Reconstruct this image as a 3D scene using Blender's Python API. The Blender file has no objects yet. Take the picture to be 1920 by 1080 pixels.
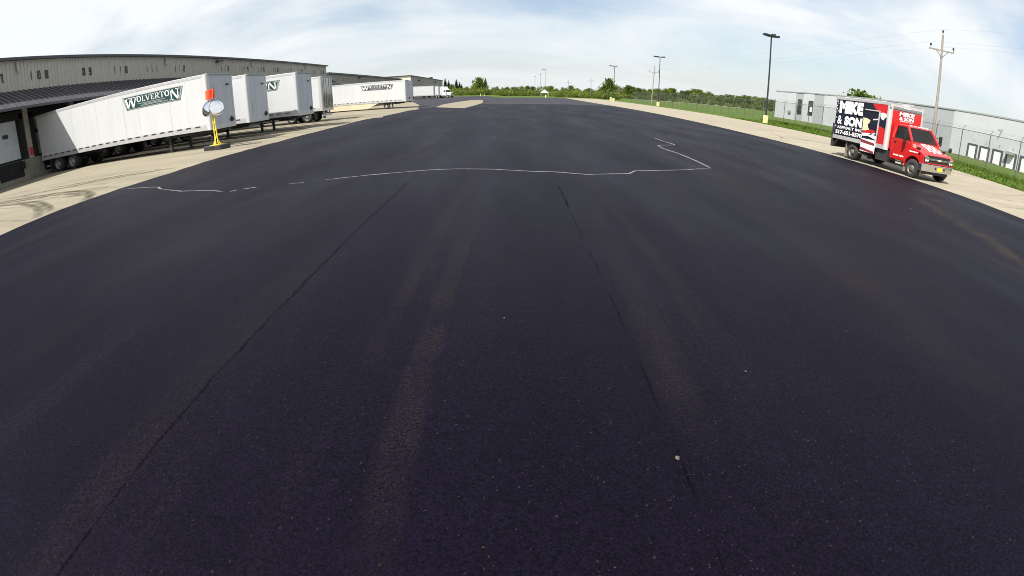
import bpy, bmesh, math, random
from mathutils import Matrix, Vector

R = random.Random(7)
sc = bpy.context.scene
col = sc.collection
PI = math.pi

# ------------------------------------------------------------------ camera
cd = bpy.data.cameras.new('camera')
cam = bpy.data.objects.new('camera', cd)
col.objects.link(cam)
sc.camera = cam
sc.render.engine = 'CYCLES'
cd.type = 'PANO'                                   # wide action-camera lens
cd.panorama_type = 'FISHEYE_LENS_POLYNOMIAL'
cd.sensor_fit = 'HORIZONTAL'
cd.sensor_width, cd.sensor_height = 36.0, 20.25
cd.fisheye_fov = math.radians(180)
cd.fisheye_polynomial_k0 = 0.0
cd.fisheye_polynomial_k1 = -5.98305151e-02
cd.fisheye_polynomial_k2 = -9.56983700e-06
cd.fisheye_polynomial_k3 = 1.26686632e-05
cd.fisheye_polynomial_k4 = -1.63628891e-07
cd.clip_start, cd.clip_end = 0.05, 8000
CAMZ = 2.1
cam.matrix_world = (Matrix.Translation((0, 0, CAMZ)) @ Matrix.Rotation(0.00085, 4, 'Z')
                    @ Matrix.Rotation(PI/2 - .40699, 4, 'X') @ Matrix.Rotation(-.00562, 4, 'Z'))

# ------------------------------------------------------------------ sun, sky, exposure
SUN = Vector((1.0, .95, -1.77)).normalized()       # the way the light travels
sun_el = math.asin(-SUN.z)
sun_az = math.atan2(-SUN.x, -SUN.y)                # clockwise from +Y
ld = bpy.data.lights.new('sun', 'SUN')
ld.energy = 5.0
ld.angle = math.radians(.53)
ld.color = (1.0, .955, .88)
sun = bpy.data.objects.new('sun', ld)
col.objects.link(sun)
sun.rotation_euler = SUN.to_track_quat('-Z', 'Y').to_euler()
sun.location = (-30, -30, 60)

world = bpy.data.worlds.new('World')
sc.world = world
world.use_nodes = True
wt = world.node_tree
wt.nodes.clear()


def wn(t, **k):
    n = wt.nodes.new(t)
    for a, b in k.items():
        setattr(n, a, b)
    return n


wo = wn('ShaderNodeOutputWorld')
bg = wn('ShaderNodeBackground')
bg.inputs[1].default_value = .056
sky = wn('ShaderNodeTexSky', sky_type='NISHITA', sun_disc=False)
sky.sun_elevation = sun_el
sky.sun_rotation = sun_az
sky.altitude = 250
sky.air_density = 1.0
sky.dust_density = 1.3
sky.ozone_density = 1.0
# thin cirrus: noise on a flat layer high overhead (direction / height)
tc = wn('ShaderNodeTexCoord')
sep = wn('ShaderNodeSeparateXYZ')
zc = wn('ShaderNodeMath', operation='MAXIMUM')
zc.inputs[1].default_value = 0.0
za = wn('ShaderNodeMath', operation='ADD')
za.inputs[1].default_value = .30
dv = wn('ShaderNodeVectorMath', operation='DIVIDE')
cmb = wn('ShaderNodeCombineXYZ')
mp = wn('ShaderNodeMapping')
mp.inputs['Rotation'].default_value = (0, 0, math.radians(-32))
mp.inputs['Scale'].default_value = (.62, 1.25, 1)
mp.inputs['Location'].default_value = (3.1, 1.7, 0)
n1 = wn('ShaderNodeTexNoise')
n1.inputs['Scale'].default_value = 1.0
n1.inputs['Detail'].default_value = 6
n1.inputs['Roughness'].default_value = .52
n1.inputs['Distortion'].default_value = .5
cr = wn('ShaderNodeValToRGB')
cr.color_ramp.elements[0].position = .34
cr.color_ramp.elements[0].color = (.16, .16, .16, 1)
cr.color_ramp.elements[1].position = .55
cr.color_ramp.elements[1].color = (.96, .96, .96, 1)
mx = wn('ShaderNodeMix', data_type='RGBA')
mx.inputs[7].default_value = (9.3, 9.6, 9.7, 1)
L = wt.links.new
L(tc.outputs['Generated'], sep.inputs[0])
L(sep.outputs[2], zc.inputs[0])
L(zc.outputs[0], za.inputs[0])
for i in range(3):
    L(za.outputs[0], cmb.inputs[i])
L(tc.outputs['Generated'], dv.inputs[0])
L(cmb.outputs[0], dv.inputs[1])
L(dv.outputs[0], mp.inputs[0])
L(mp.outputs[0], n1.inputs['Vector'])
L(n1.outputs[0], cr.inputs[0])
L(cr.outputs[0], mx.inputs[0])
hs = wn('ShaderNodeHueSaturation')
hs.inputs['Saturation'].default_value = 1.15
hs.inputs['Value'].default_value = 1.25
L(sky.outputs[0], hs.inputs['Color'])
L(hs.outputs[0], mx.inputs[6])
hz = wn('ShaderNodeMath', operation='MULTIPLY')      # milky air low over the horizon
hz.inputs[1].default_value = -9.0
he = wn('ShaderNodeMath', operation='EXPONENT')
hm_ = wn('ShaderNodeMath', operation='MULTIPLY')
hm_.inputs[1].default_value = .85
mh = wn('ShaderNodeMix', data_type='RGBA')
mh.inputs[7].default_value = (7.6, 7.95, 8.2, 1)
L(zc.outputs[0], hz.inputs[0])
L(hz.outputs[0], he.inputs[0])
L(he.outputs[0], hm_.inputs[0])
L(hm_.outputs[0], mh.inputs[0])
L(mx.outputs[2], mh.inputs[6])
L(mh.outputs[2], bg.inputs[0])
L(bg.outputs[0], wo.inputs[0])

vs = sc.view_settings
vs.view_transform = 'Standard'
vs.look = 'None'
vs.exposure = .95
vs.gamma = 1
vs.use_curve_mapping = False
sc.cycles.max_bounces = 6
sc.cycles.transparent_max_bounces = 24
sc.cycles.use_denoising = True
sc.cycles.filter_width = .95


# ------------------------------------------------------------------ helpers
def ss(t):
    t = min(1, max(0, t))
    return t*t*(3-2*t)


def zg(x, y):
    """height of the lot: it climbs to the docks on the left and falls away past the fence on the right"""
    z = .45*ss((-x-3)/11) + .05*min(1, max(0, (-x-14)/17)) + .45*ss((y-85)/60)*ss((-x-3)/11)
    if x > 31:
        z -= .84*ss((x-31)/45)
    return z


def lerp_pts(pts, t):
    if t <= pts[0][0]:
        return pts[0][1]
    for (a, u), (b, v) in zip(pts, pts[1:]):
        if t <= b:
            return u + (v-u)*(t-a)/(b-a)
    return pts[-1][1]


class MB:
    def __init__(s):
        s.v, s.f, s.m, s.sm = [], [], [], []
        s.cur = 0

    def add(s, vs_, fs, smooth=False):
        o = len(s.v)
        s.v += [tuple(p) for p in vs_]
        for f in fs:
            s.f.append(tuple(i+o for i in f))
            s.m.append(s.cur)
            s.sm.append(smooth)
        return s

    def box(s, x0, x1, y0, y1, z0, z1):
        return s.add([(x, y, z) for z in (z0, z1) for y in (y0, y1) for x in (x0, x1)],
                     [(0, 2, 3, 1), (4, 5, 7, 6), (0, 1, 5, 4), (2, 6, 7, 3), (0, 4, 6, 2), (1, 3, 7, 5)])

    def hexa(s, b, t):
        """b, t: four points each, anticlockwise from above"""
        return s.add(list(b)+list(t), [(3, 2, 1, 0), (4, 5, 6, 7), (0, 1, 5, 4), (1, 2, 6, 5), (2, 3, 7, 6), (3, 0, 4, 7)])

    def prism(s, poly, axis, a, b):
        """poly in the two other axes, extruded along axis from a to b"""
        def P(p, t):
            return {'x': (t, p[0], p[1]), 'y': (p[0], t, p[1]), 'z': (p[0], p[1], t)}[axis]
        n = len(poly)
        return s.add([P(p, a) for p in poly]+[P(p, b) for p in poly],
                     [tuple(range(n))[::-1], tuple(range(n, 2*n))]
                     + [(i, (i+1) % n, n+(i+1) % n, n+i) for i in range(n)])

    def tube(s, p, q, r0, r1=None, n=8, caps=True, smooth=True):
        r1 = r0 if r1 is None else r1
        p, q = Vector(p), Vector(q)
        d = (q-p).normalized()
        u = d.orthogonal().normalized()
        w = d.cross(u)
        ring = lambda c, r: [c+u*(r*math.cos(2*PI*i/n))+w*(r*math.sin(2*PI*i/n)) for i in range(n)]
        s.add(ring(p, r0)+ring(q, r1), [(i, (i+1) % n, n+(i+1) % n, n+i) for i in range(n)], smooth)
        if caps:
            s.add(ring(p, r0), [tuple(range(n))[::-1]])
            s.add(ring(q, r1), [tuple(range(n))])
        return s

    def bar(s, p, q, w, h):
        """rectangular bar between two points; w sideways, h in the upright-ish direction"""
        p, q = Vector(p), Vector(q)
        d = (q-p).normalized()
        up = Vector((0, 0, 1)) if abs(d.z) < .95 else Vector((0, 1, 0))
        u = d.cross(up).normalized()*(w/2)
        v = u.normalized().cross(d).normalized()*(h/2)
        return s.add([p-u-v, p+u-v, p+u+v, p-u+v, q-u-v, q+u-v, q+u+v, q-u+v],
                     [(3, 2, 1, 0), (4, 5, 6, 7), (0, 1, 5, 4), (1, 2, 6, 5), (2, 3, 7, 6), (3, 0, 4, 7)])

    def lathe(s, prof, c=(0, 0, 0), axis='z', n=24, smooth=True):
        """prof: (radius, height) pairs"""
        o = []
        for r, hgt in prof:
            for i in range(n):
                a = 2*PI*i/n
                x, y = r*math.cos(a), r*math.sin(a)
                p = {'z': (x, y, hgt), 'y': (x, hgt, y), 'x': (hgt, x, y)}[axis]
                o.append((p[0]+c[0], p[1]+c[1], p[2]+c[2]))
        fs = []
        for k in range(len(prof)-1):
            for i in range(n):
                j = (i+1) % n
                q = (k*n+i, k*n+j, (k+1)*n+j, (k+1)*n+i)
                fs.append(q if axis != 'y' else q[::-1])
        return s.add(o, fs, smooth)

    def build(s, name, mats, parent=None, bevel=0, loc=None):
        me = bpy.data.meshes.new(name)
        me.from_pydata(s.v, [], s.f)
        for m in (mats if isinstance(mats, (list, tuple)) else [mats]):
            me.materials.append(m)
        me.polygons.foreach_set('material_index', s.m)
        me.polygons.foreach_set('use_smooth', s.sm)
        if bevel:
            bm = bmesh.new()
            bm.from_mesh(me)
            bmesh.ops.remove_doubles(bm, verts=bm.verts, dist=1e-5)
            es = [e for e in bm.edges if len(e.link_faces) == 2 and e.calc_face_angle(0) > .5]
            bmesh.ops.bevel(bm, geom=es, offset=bevel, segments=2, affect='EDGES', profile=.6, clamp_overlap=True)
            bm.to_mesh(me)
            bm.free()
        me.update()
        return link(name, me, parent, loc)


def link(name, me, parent=None, loc=None):
    o = bpy.data.objects.new(name, me)
    col.objects.link(o)
    if parent is not None:
        o.parent = parent
    if loc is not None:
        o.location = loc
    return o


def thing(name, loc, label, cat, group=None, rz=0):
    o = bpy.data.objects.new(name, None)
    o.empty_display_size = .3
    col.objects.link(o)
    o.location = loc
    o.rotation_euler = (0, 0, rz)
    return tag(o, label, cat, group)


def tag(o, label, cat, group=None):
    o['label'] = label
    o['category'] = cat
    if group:
        o['group'] = group
    return o


def struct(o):
    o['kind'] = 'structure'
    return o


def copy_tree(o, parent=None):
    c = o.copy()
    col.objects.link(c)
    c.parent = parent
    for ch in list(o.children):
        copy_tree(ch, c)
    return c


# ------------------------------------------------------------------ materials
def mat(name, base, rough=.6, metal=0.0, var=.12, vscale=3.0, bump=0.0, bscale=40.0, dirt=None, dscale=1.2,
        damt=.35, spec=.5, coat=0.0, stretch=(1, 1, 1), trans=0.0, alpha=1.0):
    m = bpy.data.materials.new(name)
    m.use_nodes = True
    t = m.node_tree
    b = t.nodes['Principled BSDF']
    b.inputs['Roughness'].default_value = rough
    b.inputs['Metallic'].default_value = metal
    b.inputs['Specular IOR Level'].default_value = spec
    b.inputs['Coat Weight'].default_value = coat
    b.inputs['Coat Roughness'].default_value = .08
    b.inputs['Transmission Weight'].default_value = trans
    b.inputs['Alpha'].default_value = alpha
    N = t.nodes.new
    lk = t.links.new
    g = N('ShaderNodeNewGeometry')
    mp_ = N('ShaderNodeMapping')
    mp_.inputs['Scale'].default_value = stretch
    lk(g.outputs['Position'], mp_.inputs[0])
    nz = N('ShaderNodeTexNoise')
    nz.inputs['Scale'].default_value = vscale
    nz.inputs['Detail'].default_value = 5
    nz.inputs['Roughness'].default_value = .6
    lk(mp_.outputs[0], nz.inputs['Vector'])
    c = N('ShaderNodeMix')
    c.data_type = 'RGBA'
    c.inputs[6].default_value = (*[max(0, x*(1-var)) for x in base], 1)
    c.inputs[7].default_value = (*[min(1, x*(1+var)) for x in base], 1)
    mr = N('ShaderNodeMapRange')
    mr.inputs[1].default_value, mr.inputs[2].default_value = .3, .7
    lk(nz.outputs[0], mr.inputs[0])
    lk(mr.outputs[0], c.inputs[0])
    out = c.outputs[2]
    if dirt:
        n2 = N('ShaderNodeTexNoise')
        n2.inputs['Scale'].default_value = dscale
        n2.inputs['Detail'].default_value = 8
        n2.inputs['Roughness'].default_value = .68
        lk(mp_.outputs[0], n2.inputs['Vector'])
        r2 = N('ShaderNodeMapRange')
        r2.inputs[1].default_value, r2.inputs[2].default_value = .45, .75
        r2.inputs[4].default_value = damt
        lk(n2.outputs[0], r2.inputs[0])
        d = N('ShaderNodeMix')
        d.data_type = 'RGBA'
        d.inputs[7].default_value = (*dirt, 1)
        lk(r2.outputs[0], d.inputs[0])
        lk(out, d.inputs[6])
        out = d.outputs[2]
    lk(out, b.inputs['Base Color'])
    if bump:
        n3 = N('ShaderNodeTexNoise')
        n3.inputs['Scale'].default_value = bscale
        n3.inputs['Detail'].default_value = 3
        lk(mp_.outputs[0], n3.inputs['Vector'])
        bp = N('ShaderNodeBump')
        bp.inputs['Strength'].default_value = bump
        bp.inputs['Distance'].default_value = .02
        lk(n3.outputs[0], bp.inputs['Height'])
        lk(bp.outputs[0], b.inputs['Normal'])
    return m


W_PAINT = mat('trailer white paint', (.51, .522, .535), .42, var=.03, vscale=.8, dirt=(.42, .40, .37), dscale=1.0,
              damt=.3, stretch=(1.4, 1.4, .18), bump=.06, bscale=1.6)
W_PAINT2 = mat('weathered white paint', (.47, .49, .50), .5, var=.05, vscale=.8, dirt=(.42, .42, .40), dscale=1.2,
               damt=.3, stretch=(1.4, 1.4, .15), bump=.06, bscale=1.6)
W_NOSE = mat('trailer nose aluminium paint', (.41, .44, .50), .5, var=.05, vscale=1.2, dirt=(.20, .20, .22), dscale=1.0,
             damt=.3, stretch=(1.6, 1.6, .35))
RAIL = mat('aluminium rail', (.50, .50, .51), .42, .35, var=.08, vscale=6, dirt=(.3, .28, .25), damt=.25)
STAINLESS = mat('stainless door', (.36, .37, .38), .12, 1.0, var=.06, vscale=3, bump=.5, bscale=1.6, stretch=(1, 1.6, .5))
CHASSIS = mat('chassis black', (.022, .022, .024), .6, var=.3, vscale=8, dirt=(.09, .08, .065), damt=.3)
RUBBER = mat('tyre rubber', (.016, .0155, .015), .85, var=.25, vscale=14, dirt=(.065, .058, .046), damt=.5, dscale=5)
RIM_W = mat('white wheel', (.20, .20, .195), .5, var=.06, dirt=(.15, .12, .1), damt=.4, dscale=8)
RIM_A = mat('grey steel wheel', (.13, .127, .12), .5, .3, var=.1, dirt=(.16, .13, .1), damt=.5, dscale=8)
TEAL = mat('dark green print', (.006, .045, .046), .5, var=.1)
BLACKP = mat('black print', (.012, .012, .014), .5, var=.1)
WPRINT = mat('white print', (.70, .70, .70), .5, var=.03)
GREYP = mat('grey print', (.24, .26, .27), .5, var=.1)
SKIRT = mat('cream side skirt', (.55, .48, .34), .6, var=.08, vscale=1.5, dirt=(.5, .38, .2), damt=.3)
SIDING = mat('beige metal siding', (.315, .305, .275), .5, .0, var=.05, vscale=.5, dirt=(.22, .21, .185), dscale=.5,
             damt=.35, stretch=(1, 1.5, .25))
SIDING_L = mat('cream metal siding', (.72, .66, .48), .5, var=.04, vscale=.4)
CANOPY = mat('charcoal metal roofing', (.060, .058, .066), .45, .2, var=.12, vscale=1.5)
TRIM = mat('dark trim', (.035, .037, .045), .5, var=.1)
ROOFM = mat('pale membrane roof', (.6, .6, .58), .7, var=.08)
SEAL = mat('black dock seal', (.012, .012, .013), .9, var=.3)
DOORW = mat('white overhead door', (.50, .53, .57), .5, var=.04, dirt=(.33, .33, .32), damt=.2)
CONCW = mat('dock wall concrete', (.21, .20, .17), .9, var=.15, vscale=2, bump=.3, dirt=(.09, .07, .05), damt=.7, dscale=.9)
COLUMN = mat('dock column', (.33, .31, .27), .7, var=.12, dirt=(.2, .16, .12), damt=.4)
REDS = mat('red sign', (.42, .05, .05), .5)
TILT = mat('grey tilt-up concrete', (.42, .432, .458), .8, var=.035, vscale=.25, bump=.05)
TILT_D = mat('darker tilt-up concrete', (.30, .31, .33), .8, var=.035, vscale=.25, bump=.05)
CAPM = mat('parapet cap', (.30, .32, .33), .5, .3)
GLASSD = mat('dark window glass', (.01, .014, .018), .06, var=.2, spec=.7)
DARKDOOR = mat('dock seal charcoal', (.045, .05, .06), .85, var=.15)
YELLOW = mat('yellow paint', (.78, .60, .03), .5, var=.08, dirt=(.3, .2, .05), damt=.3, dscale=6)
YELLOWC = mat('yellow concrete', (.72, .60, .22), .8, var=.1, dirt=(.35, .28, .14), damt=.5, dscale=4)
ORANGE = mat('orange flag', (.85, .09, .025), .7, var=.1, vscale=9)
MIRROR = mat('convex mirror', (.82, .84, .86), .03, 1.0, var=.02)
MIRRORB = mat('mirror back', (.45, .45, .47), .5, .4)
DARKPOLE = mat('dark bronze pole', (.030, .034, .042), .45, .3, var=.1)
FARPOLE = mat('grey steel pole', (.10, .105, .11), .5, .3, var=.1)
WOODP = mat('weathered pole wood', (.24, .21, .185), .9, var=.2, vscale=5, stretch=(3, 3, .4), bump=.3, bscale=12)
INSUL = mat('insulator', (.02, .022, .025), .3)
WIRE = mat('line wire', (.34, .36, .38), .5, .5)
GALV = mat('galvanised steel', (.15, .155, .15), .45, .6, var=.15, vscale=9)
REDPAINT = mat('red truck paint', (.43, .011, .010), .28, var=.05, vscale=2, coat=.6)
REDVINYL = mat('red vinyl', (.47, .010, .012), .45, var=.05)
NAVY = mat('navy vinyl', (.0045, .0055, .018), .4, var=.15)
CHROME = mat('chrome', (.66, .66, .67), .10, 1.0, var=.02)
ALU = mat('box aluminium', (.56, .56, .56), .38, .5, var=.08, vscale=4, dirt=(.3, .28, .26), damt=.2)
ALUW = mat('white aluminium frame', (.46, .455, .44), .45, .1, var=.06, dirt=(.4, .36, .3), damt=.25)
BLACKPL = mat('black plastic', (.010, .010, .011), .55, var=.1)
LAMP = mat('lamp lens', (.85, .86, .88), .08, spec=.8)
AMBER = mat('amber lens', (.8, .22, .02), .2)
SEATM = mat('grey seat cloth', (.07, .07, .075), .9)
TAN = mat('tan print', (.75, .62, .36), .5, var=.15, vscale=6)
PLATEY = mat('yellow plate', (.80, .52, .02), .5, var=.05)
MUD = mat('mud flap', (.20, .17, .13), .9, var=.2)
BARK = mat('bark', (.09, .075, .06), .95, var=.3, vscale=3, bump=.4)
BONE = mat('pale stone', (.075, .064, .050), .9, var=.2, vscale=20)
TENT = mat('white tent cloth', (.80, .80, .76), .8, var=.03)


def glass_mat():
    m = bpy.data.materials.new('cab glass')
    m.use_nodes = True
    t = m.node_tree
    t.nodes.clear()
    o = t.nodes.new('ShaderNodeOutputMaterial')
    a = t.nodes.new('ShaderNodeBsdfTransparent')
    a.inputs[0].default_value = (.34, .40, .40, 1)
    g = t.nodes.new('ShaderNodeBsdfGlossy')
    g.inputs['Roughness'].default_value = .03
    f = t.nodes.new('ShaderNodeFresnel')
    f.inputs[0].default_value = 1.5
    x = t.nodes.new('ShaderNodeMixShader')
    t.links.new(f.outputs[0], x.inputs[0])
    t.links.new(a.outputs[0], x.inputs[1])
    t.links.new(g.outputs[0], x.inputs[2])
    t.links.new(x.outputs[0], o.inputs[0])
    return m


GLASS = glass_mat()


def leaf_mat(name, a, b, trans=.25):
    m = bpy.data.materials.new(name)
    m.use_nodes = True
    t = m.node_tree
    t.nodes.clear()
    N, lk = t.nodes.new, t.links.new
    o = N('ShaderNodeOutputMaterial')
    d = N('ShaderNodeBsdfDiffuse')
    tr = N('ShaderNodeBsdfTranslucent')
    x = N('ShaderNodeMixShader')
    x.inputs[0].default_value = trans
    oi = N('ShaderNodeObjectInfo')
    g = N('ShaderNodeNewGeometry')
    nz = N('ShaderNodeTexNoise')
    nz.inputs['Scale'].default_value = .9
    nz.inputs['Detail'].default_value = 4
    lk(g.outputs['Position'], nz.inputs['Vector'])
    ad = N('ShaderNodeMath')
    ad.operation = 'MULTIPLY_ADD'
    ad.inputs[1].default_value = .55
    lk(oi.outputs['Random'], ad.inputs[0])
    lk(nz.outputs[0], ad.inputs[2])
    mr = N('ShaderNodeMapRange')
    mr.inputs[1].default_value, mr.inputs[2].default_value = .35, 1.15
    lk(ad.outputs[0], mr.inputs[0])
    c = N('ShaderNodeMix')
    c.data_type = 'RGBA'
    c.inputs[6].default_value = (*a, 1)
    c.inputs[7].default_value = (*b, 1)
    lk(mr.outputs[0], c.inputs[0])
    lk(c.outputs[2], d.inputs[0])
    lk(c.outputs[2], tr.inputs[0])
    lk(d.outputs[0], x.inputs[1])
    lk(tr.outputs[0], x.inputs[2])
    lk(x.outputs[0], o.inputs[0])
    return m


LEAF = leaf_mat('broadleaf foliage', (.044, .080, .018), (.118, .160, .034))
LEAF_L = leaf_mat('spring foliage', (.080, .115, .024), (.165, .195, .046))
LEAF_P = leaf_mat('pale budding foliage', (.090, .098, .048), (.175, .178, .085))
CONIF = leaf_mat('conifer foliage', (.012, .030, .014), (.035, .060, .026), .1)
GRASSL = leaf_mat('grass blades', (.060, .105, .015), (.110, .155, .030), .3)


def asphalt_mat(name, dark, lite, lanes=True):
    m = bpy.data.materials.new(name)
    m.use_nodes = True
    t = m.node_tree
    b = t.nodes['Principled BSDF']
    N, lk = t.nodes.new, t.links.new
    g = N('ShaderNodeNewGeometry')

    def noise(scale, detail=4, rough=.6, st=(1, 1, 1)):
        mp_ = N('ShaderNodeMapping')
        mp_.inputs['Scale'].default_value = st
        lk(g.outputs['Position'], mp_.inputs[0])
        n = N('ShaderNodeTexNoise')
        n.inputs['Scale'].default_value = scale
        n.inputs['Detail'].default_value = detail
        n.inputs['Roughness'].default_value = rough
        lk(mp_.outputs[0], n.inputs['Vector'])
        return n.outputs[0]

    def rng(s, a, c, lo=0, hi=1):
        r = N('ShaderNodeMapRange')
        r.inputs[1].default_value, r.inputs[2].default_value = a, c
        r.inputs[3].default_value, r.inputs[4].default_value = lo, hi
        lk(s, r.inputs[0])
        return r.outputs[0]

    def mix(fac, a, c, mode='MIX'):
        x = N('ShaderNodeMix')
        x.data_type = 'RGBA'
        x.blend_type = mode
        for sck, val in ((0, fac), (6, a), (7, c)):
            if isinstance(val, (int, float)):
                x.inputs[sck].default_value = val
            elif isinstance(val, tuple):
                x.inputs[sck].default_value = (*val, 1)
            else:
                lk(val, x.inputs[sck])
        return x.outputs[2]

    # stones of the mix
    v = N('ShaderNodeTexVoronoi')
    v.inputs['Scale'].default_value = 85
    lk(g.outputs['Position'], v.inputs['Vector'])
    vsep = N('ShaderNodeSeparateColor')
    lk(v.outputs['Color'], vsep.inputs[0])
    stone = rng(vsep.outputs[0], 0, 1, .25, 1.75)
    base = mix(rng(noise(.55, 6, .65, (1, .035, 1)), .34, .66), dark, lite)
    base = mix(rng(noise(1.3, 6, .65), .35, .7, 0, .45), base, tuple(x*.72 for x in dark))
    # dusty wheel paths drawn out along the lot
    dust = rng(noise(.9, 6, .7, (1, .045, 1)), .52, .78, 0, .55)
    dust2 = N('ShaderNodeMath')
    dust2.operation = 'MULTIPLY'
    lk(dust, dust2.inputs[0])
    lk(rng(noise(.25, 4, .6), .42, .68), dust2.inputs[1])
    base = mix(dust2.outputs[0], base, (.0170, .0138, .0135))
    gray = N('ShaderNodeCombineColor')
    for i in range(3):
        lk(stone, gray.inputs[i])
    base = mix(1.0, base, gray.outputs[0], 'MULTIPLY')
    # open pits and a few pale chips
    pit = rng(noise(38, 3, .7), .60, .66, 0, .8)
    pitm = N('ShaderNodeMath')
    pitm.operation = 'MULTIPLY'
    lk(pit, pitm.inputs[0])
    lk(rng(noise(.8, 3, .6), .42, .6, .15, 1), pitm.inputs[1])
    base = mix(pitm.outputs[0], base, (.0015, .0015, .002))
    v2 = N('ShaderNodeTexVoronoi')
    v2.inputs['Scale'].default_value = 60
    lk(g.outputs['Position'], v2.inputs['Vector'])
    v2s = N('ShaderNodeSeparateColor')
    lk(v2.outputs['Color'], v2s.inputs[0])
    hole = N('ShaderNodeMath')
    hole.operation = 'MULTIPLY'
    lk(rng(v2s.outputs[0], .90, .94, 0, .95), hole.inputs[0])
    lk(rng(noise(1.1, 4, .6), .36, .60, .25, 1), hole.inputs[1])
    base = mix(hole.outputs[0], base, (.0004, .0004, .0006))
    chip = rng(vsep.outputs[1], .992, .999, 0, .7)
    base = mix(chip, base, (.022, .020, .019))
    lk(base, b.inputs['Base Color'])
    lk(rng(noise(.5, 4, .6, (1, .2, 1)), .3, .7, .48, .62), b.inputs['Roughness'])
    b.inputs['Specular IOR Level'].default_value = .085
    b.inputs['Specular Tint'].default_value = (.84, .76, 1, 1)
    bp = N('ShaderNodeBump')
    bp.inputs['Strength'].default_value = .55
    bp.inputs['Distance'].default_value = .004
    hm = N('ShaderNodeMath')
    hm.operation = 'SUBTRACT'
    lk(vsep.outputs[2], hm.inputs[0])
    lk(pitm.outputs[0], hm.inputs[1])
    hm2 = N('ShaderNodeMath')
    hm2.operation = 'SUBTRACT'
    lk(hm.outputs[0], hm2.inputs[0])
    lk(hole.outputs[0], hm2.inputs[1])
    lk(hm2.outputs[0], bp.inputs['Height'])
    lk(bp.outputs[0], b.inputs['Normal'])
    return m


ASPH = asphalt_mat('fresh asphalt', (.0019, .0011, .0046), (.0037, .0025, .0078))
ASPH_OLD = asphalt_mat('older asphalt', (.022, .0195, .025), (.032, .029, .034))
PATCHM = mat('dusty asphalt', (.075, .066, .058), .9, var=.3, vscale=3)


def concrete_mat(name, base, streak):
    m = mat(name, base, .9, var=.10, vscale=.35, bump=.25, bscale=30, dirt=streak, dscale=.55, damt=.6,
            stretch=(.35, 1.5, 1), spec=.3)
    return m


CONC_L = concrete_mat('dock apron concrete', (.205, .183, .133), (.10, .088, .066))
CONC_R = concrete_mat('side strip concrete', (.250, .222, .168), (.135, .118, .090))
GRAVEL = mat('pale gravel', (.36, .32, .25), .95, var=.15)


def ground_mat():
    m = bpy.data.materials.new('grass ground')
    m.use_nodes = True
    t = m.node_tree
    b = t.nodes['Principled BSDF']
    b.inputs['Roughness'].default_value = 1
    b.inputs['Specular IOR Level'].default_value = .1
    N, lk = t.nodes.new, t.links.new
    g = N('ShaderNodeNewGeometry')
    n1_ = N('ShaderNodeTexNoise')
    n1_.inputs['Scale'].default_value = .12
    n1_.inputs['Detail'].default_value = 9
    n1_.inputs['Roughness'].default_value = .7
    lk(g.outputs['Position'], n1_.inputs['Vector'])
    r = N('ShaderNodeValToRGB')
    e = r.color_ramp.elements
    e[0].position, e[0].color = .3, (.040, .075, .012, 1)
    e[1].position, e[1].color = .72, (.112, .122, .034, 1)
    k = e.new(.5)
    k.color = (.062, .102, .017, 1)
    lk(n1_.outputs[0], r.inputs[0])
    lk(r.outputs[0], b.inputs['Base Color'])
    n2 = N('ShaderNodeTexNoise')
    n2.inputs['Scale'].default_value = 9
    n2.inputs['Detail'].default_value = 5
    lk(g.outputs['Position'], n2.inputs['Vector'])
    bp = N('ShaderNodeBump')
    bp.inputs['Strength'].default_value = .8
    bp.inputs['Distance'].default_value = .12
    lk(n2.outputs[0], bp.inputs['Height'])
    lk(bp.outputs[0], b.inputs['Normal'])
    return m


def veil_mat(name, colr, cell, wire):
    """woven wire: diamond grid cut out of the sheet"""
    m = bpy.data.materials.new(name)
    m.use_nodes = True
    t = m.node_tree
    b = t.nodes['Principled BSDF']
    b.inputs['Base Color'].default_value = (*colr, 1)
    b.inputs['Metallic'].default_value = .5
    b.inputs['Roughness'].default_value = .5
    N, lk = t.nodes.new, t.links.new
    g = N('ShaderNodeNewGeometry')
    s = N('ShaderNodeSeparateXYZ')
    lk(g.outputs['Position'], s.inputs[0])
    outs = []
    for op in ('ADD', 'SUBTRACT'):
        a = N('ShaderNodeMath')
        a.operation = op
        lk(s.outputs[1], a.inputs[0])
        lk(s.outputs[2], a.inputs[1])
        p = N('ShaderNodeMath')
        p.operation = 'PINGPONG'
        p.inputs[1].default_value = cell/2
        lk(a.outputs[0], p.inputs[0])
        l = N('ShaderNodeMath')
        l.operation = 'LESS_THAN'
        l.inputs[1].default_value = wire
        lk(p.outputs[0], l.inputs[0])
        outs.append(l.outputs[0])
    x = N('ShaderNodeMath')
    x.operation = 'MAXIMUM'
    lk(outs[0], x.inputs[0])
    lk(outs[1], x.inputs[1])
    lk(x.outputs[0], b.inputs['Alpha'])
    return m


CHAIN = veil_mat('chain link wire', (.13, .135, .13), .085, .0042)


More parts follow.
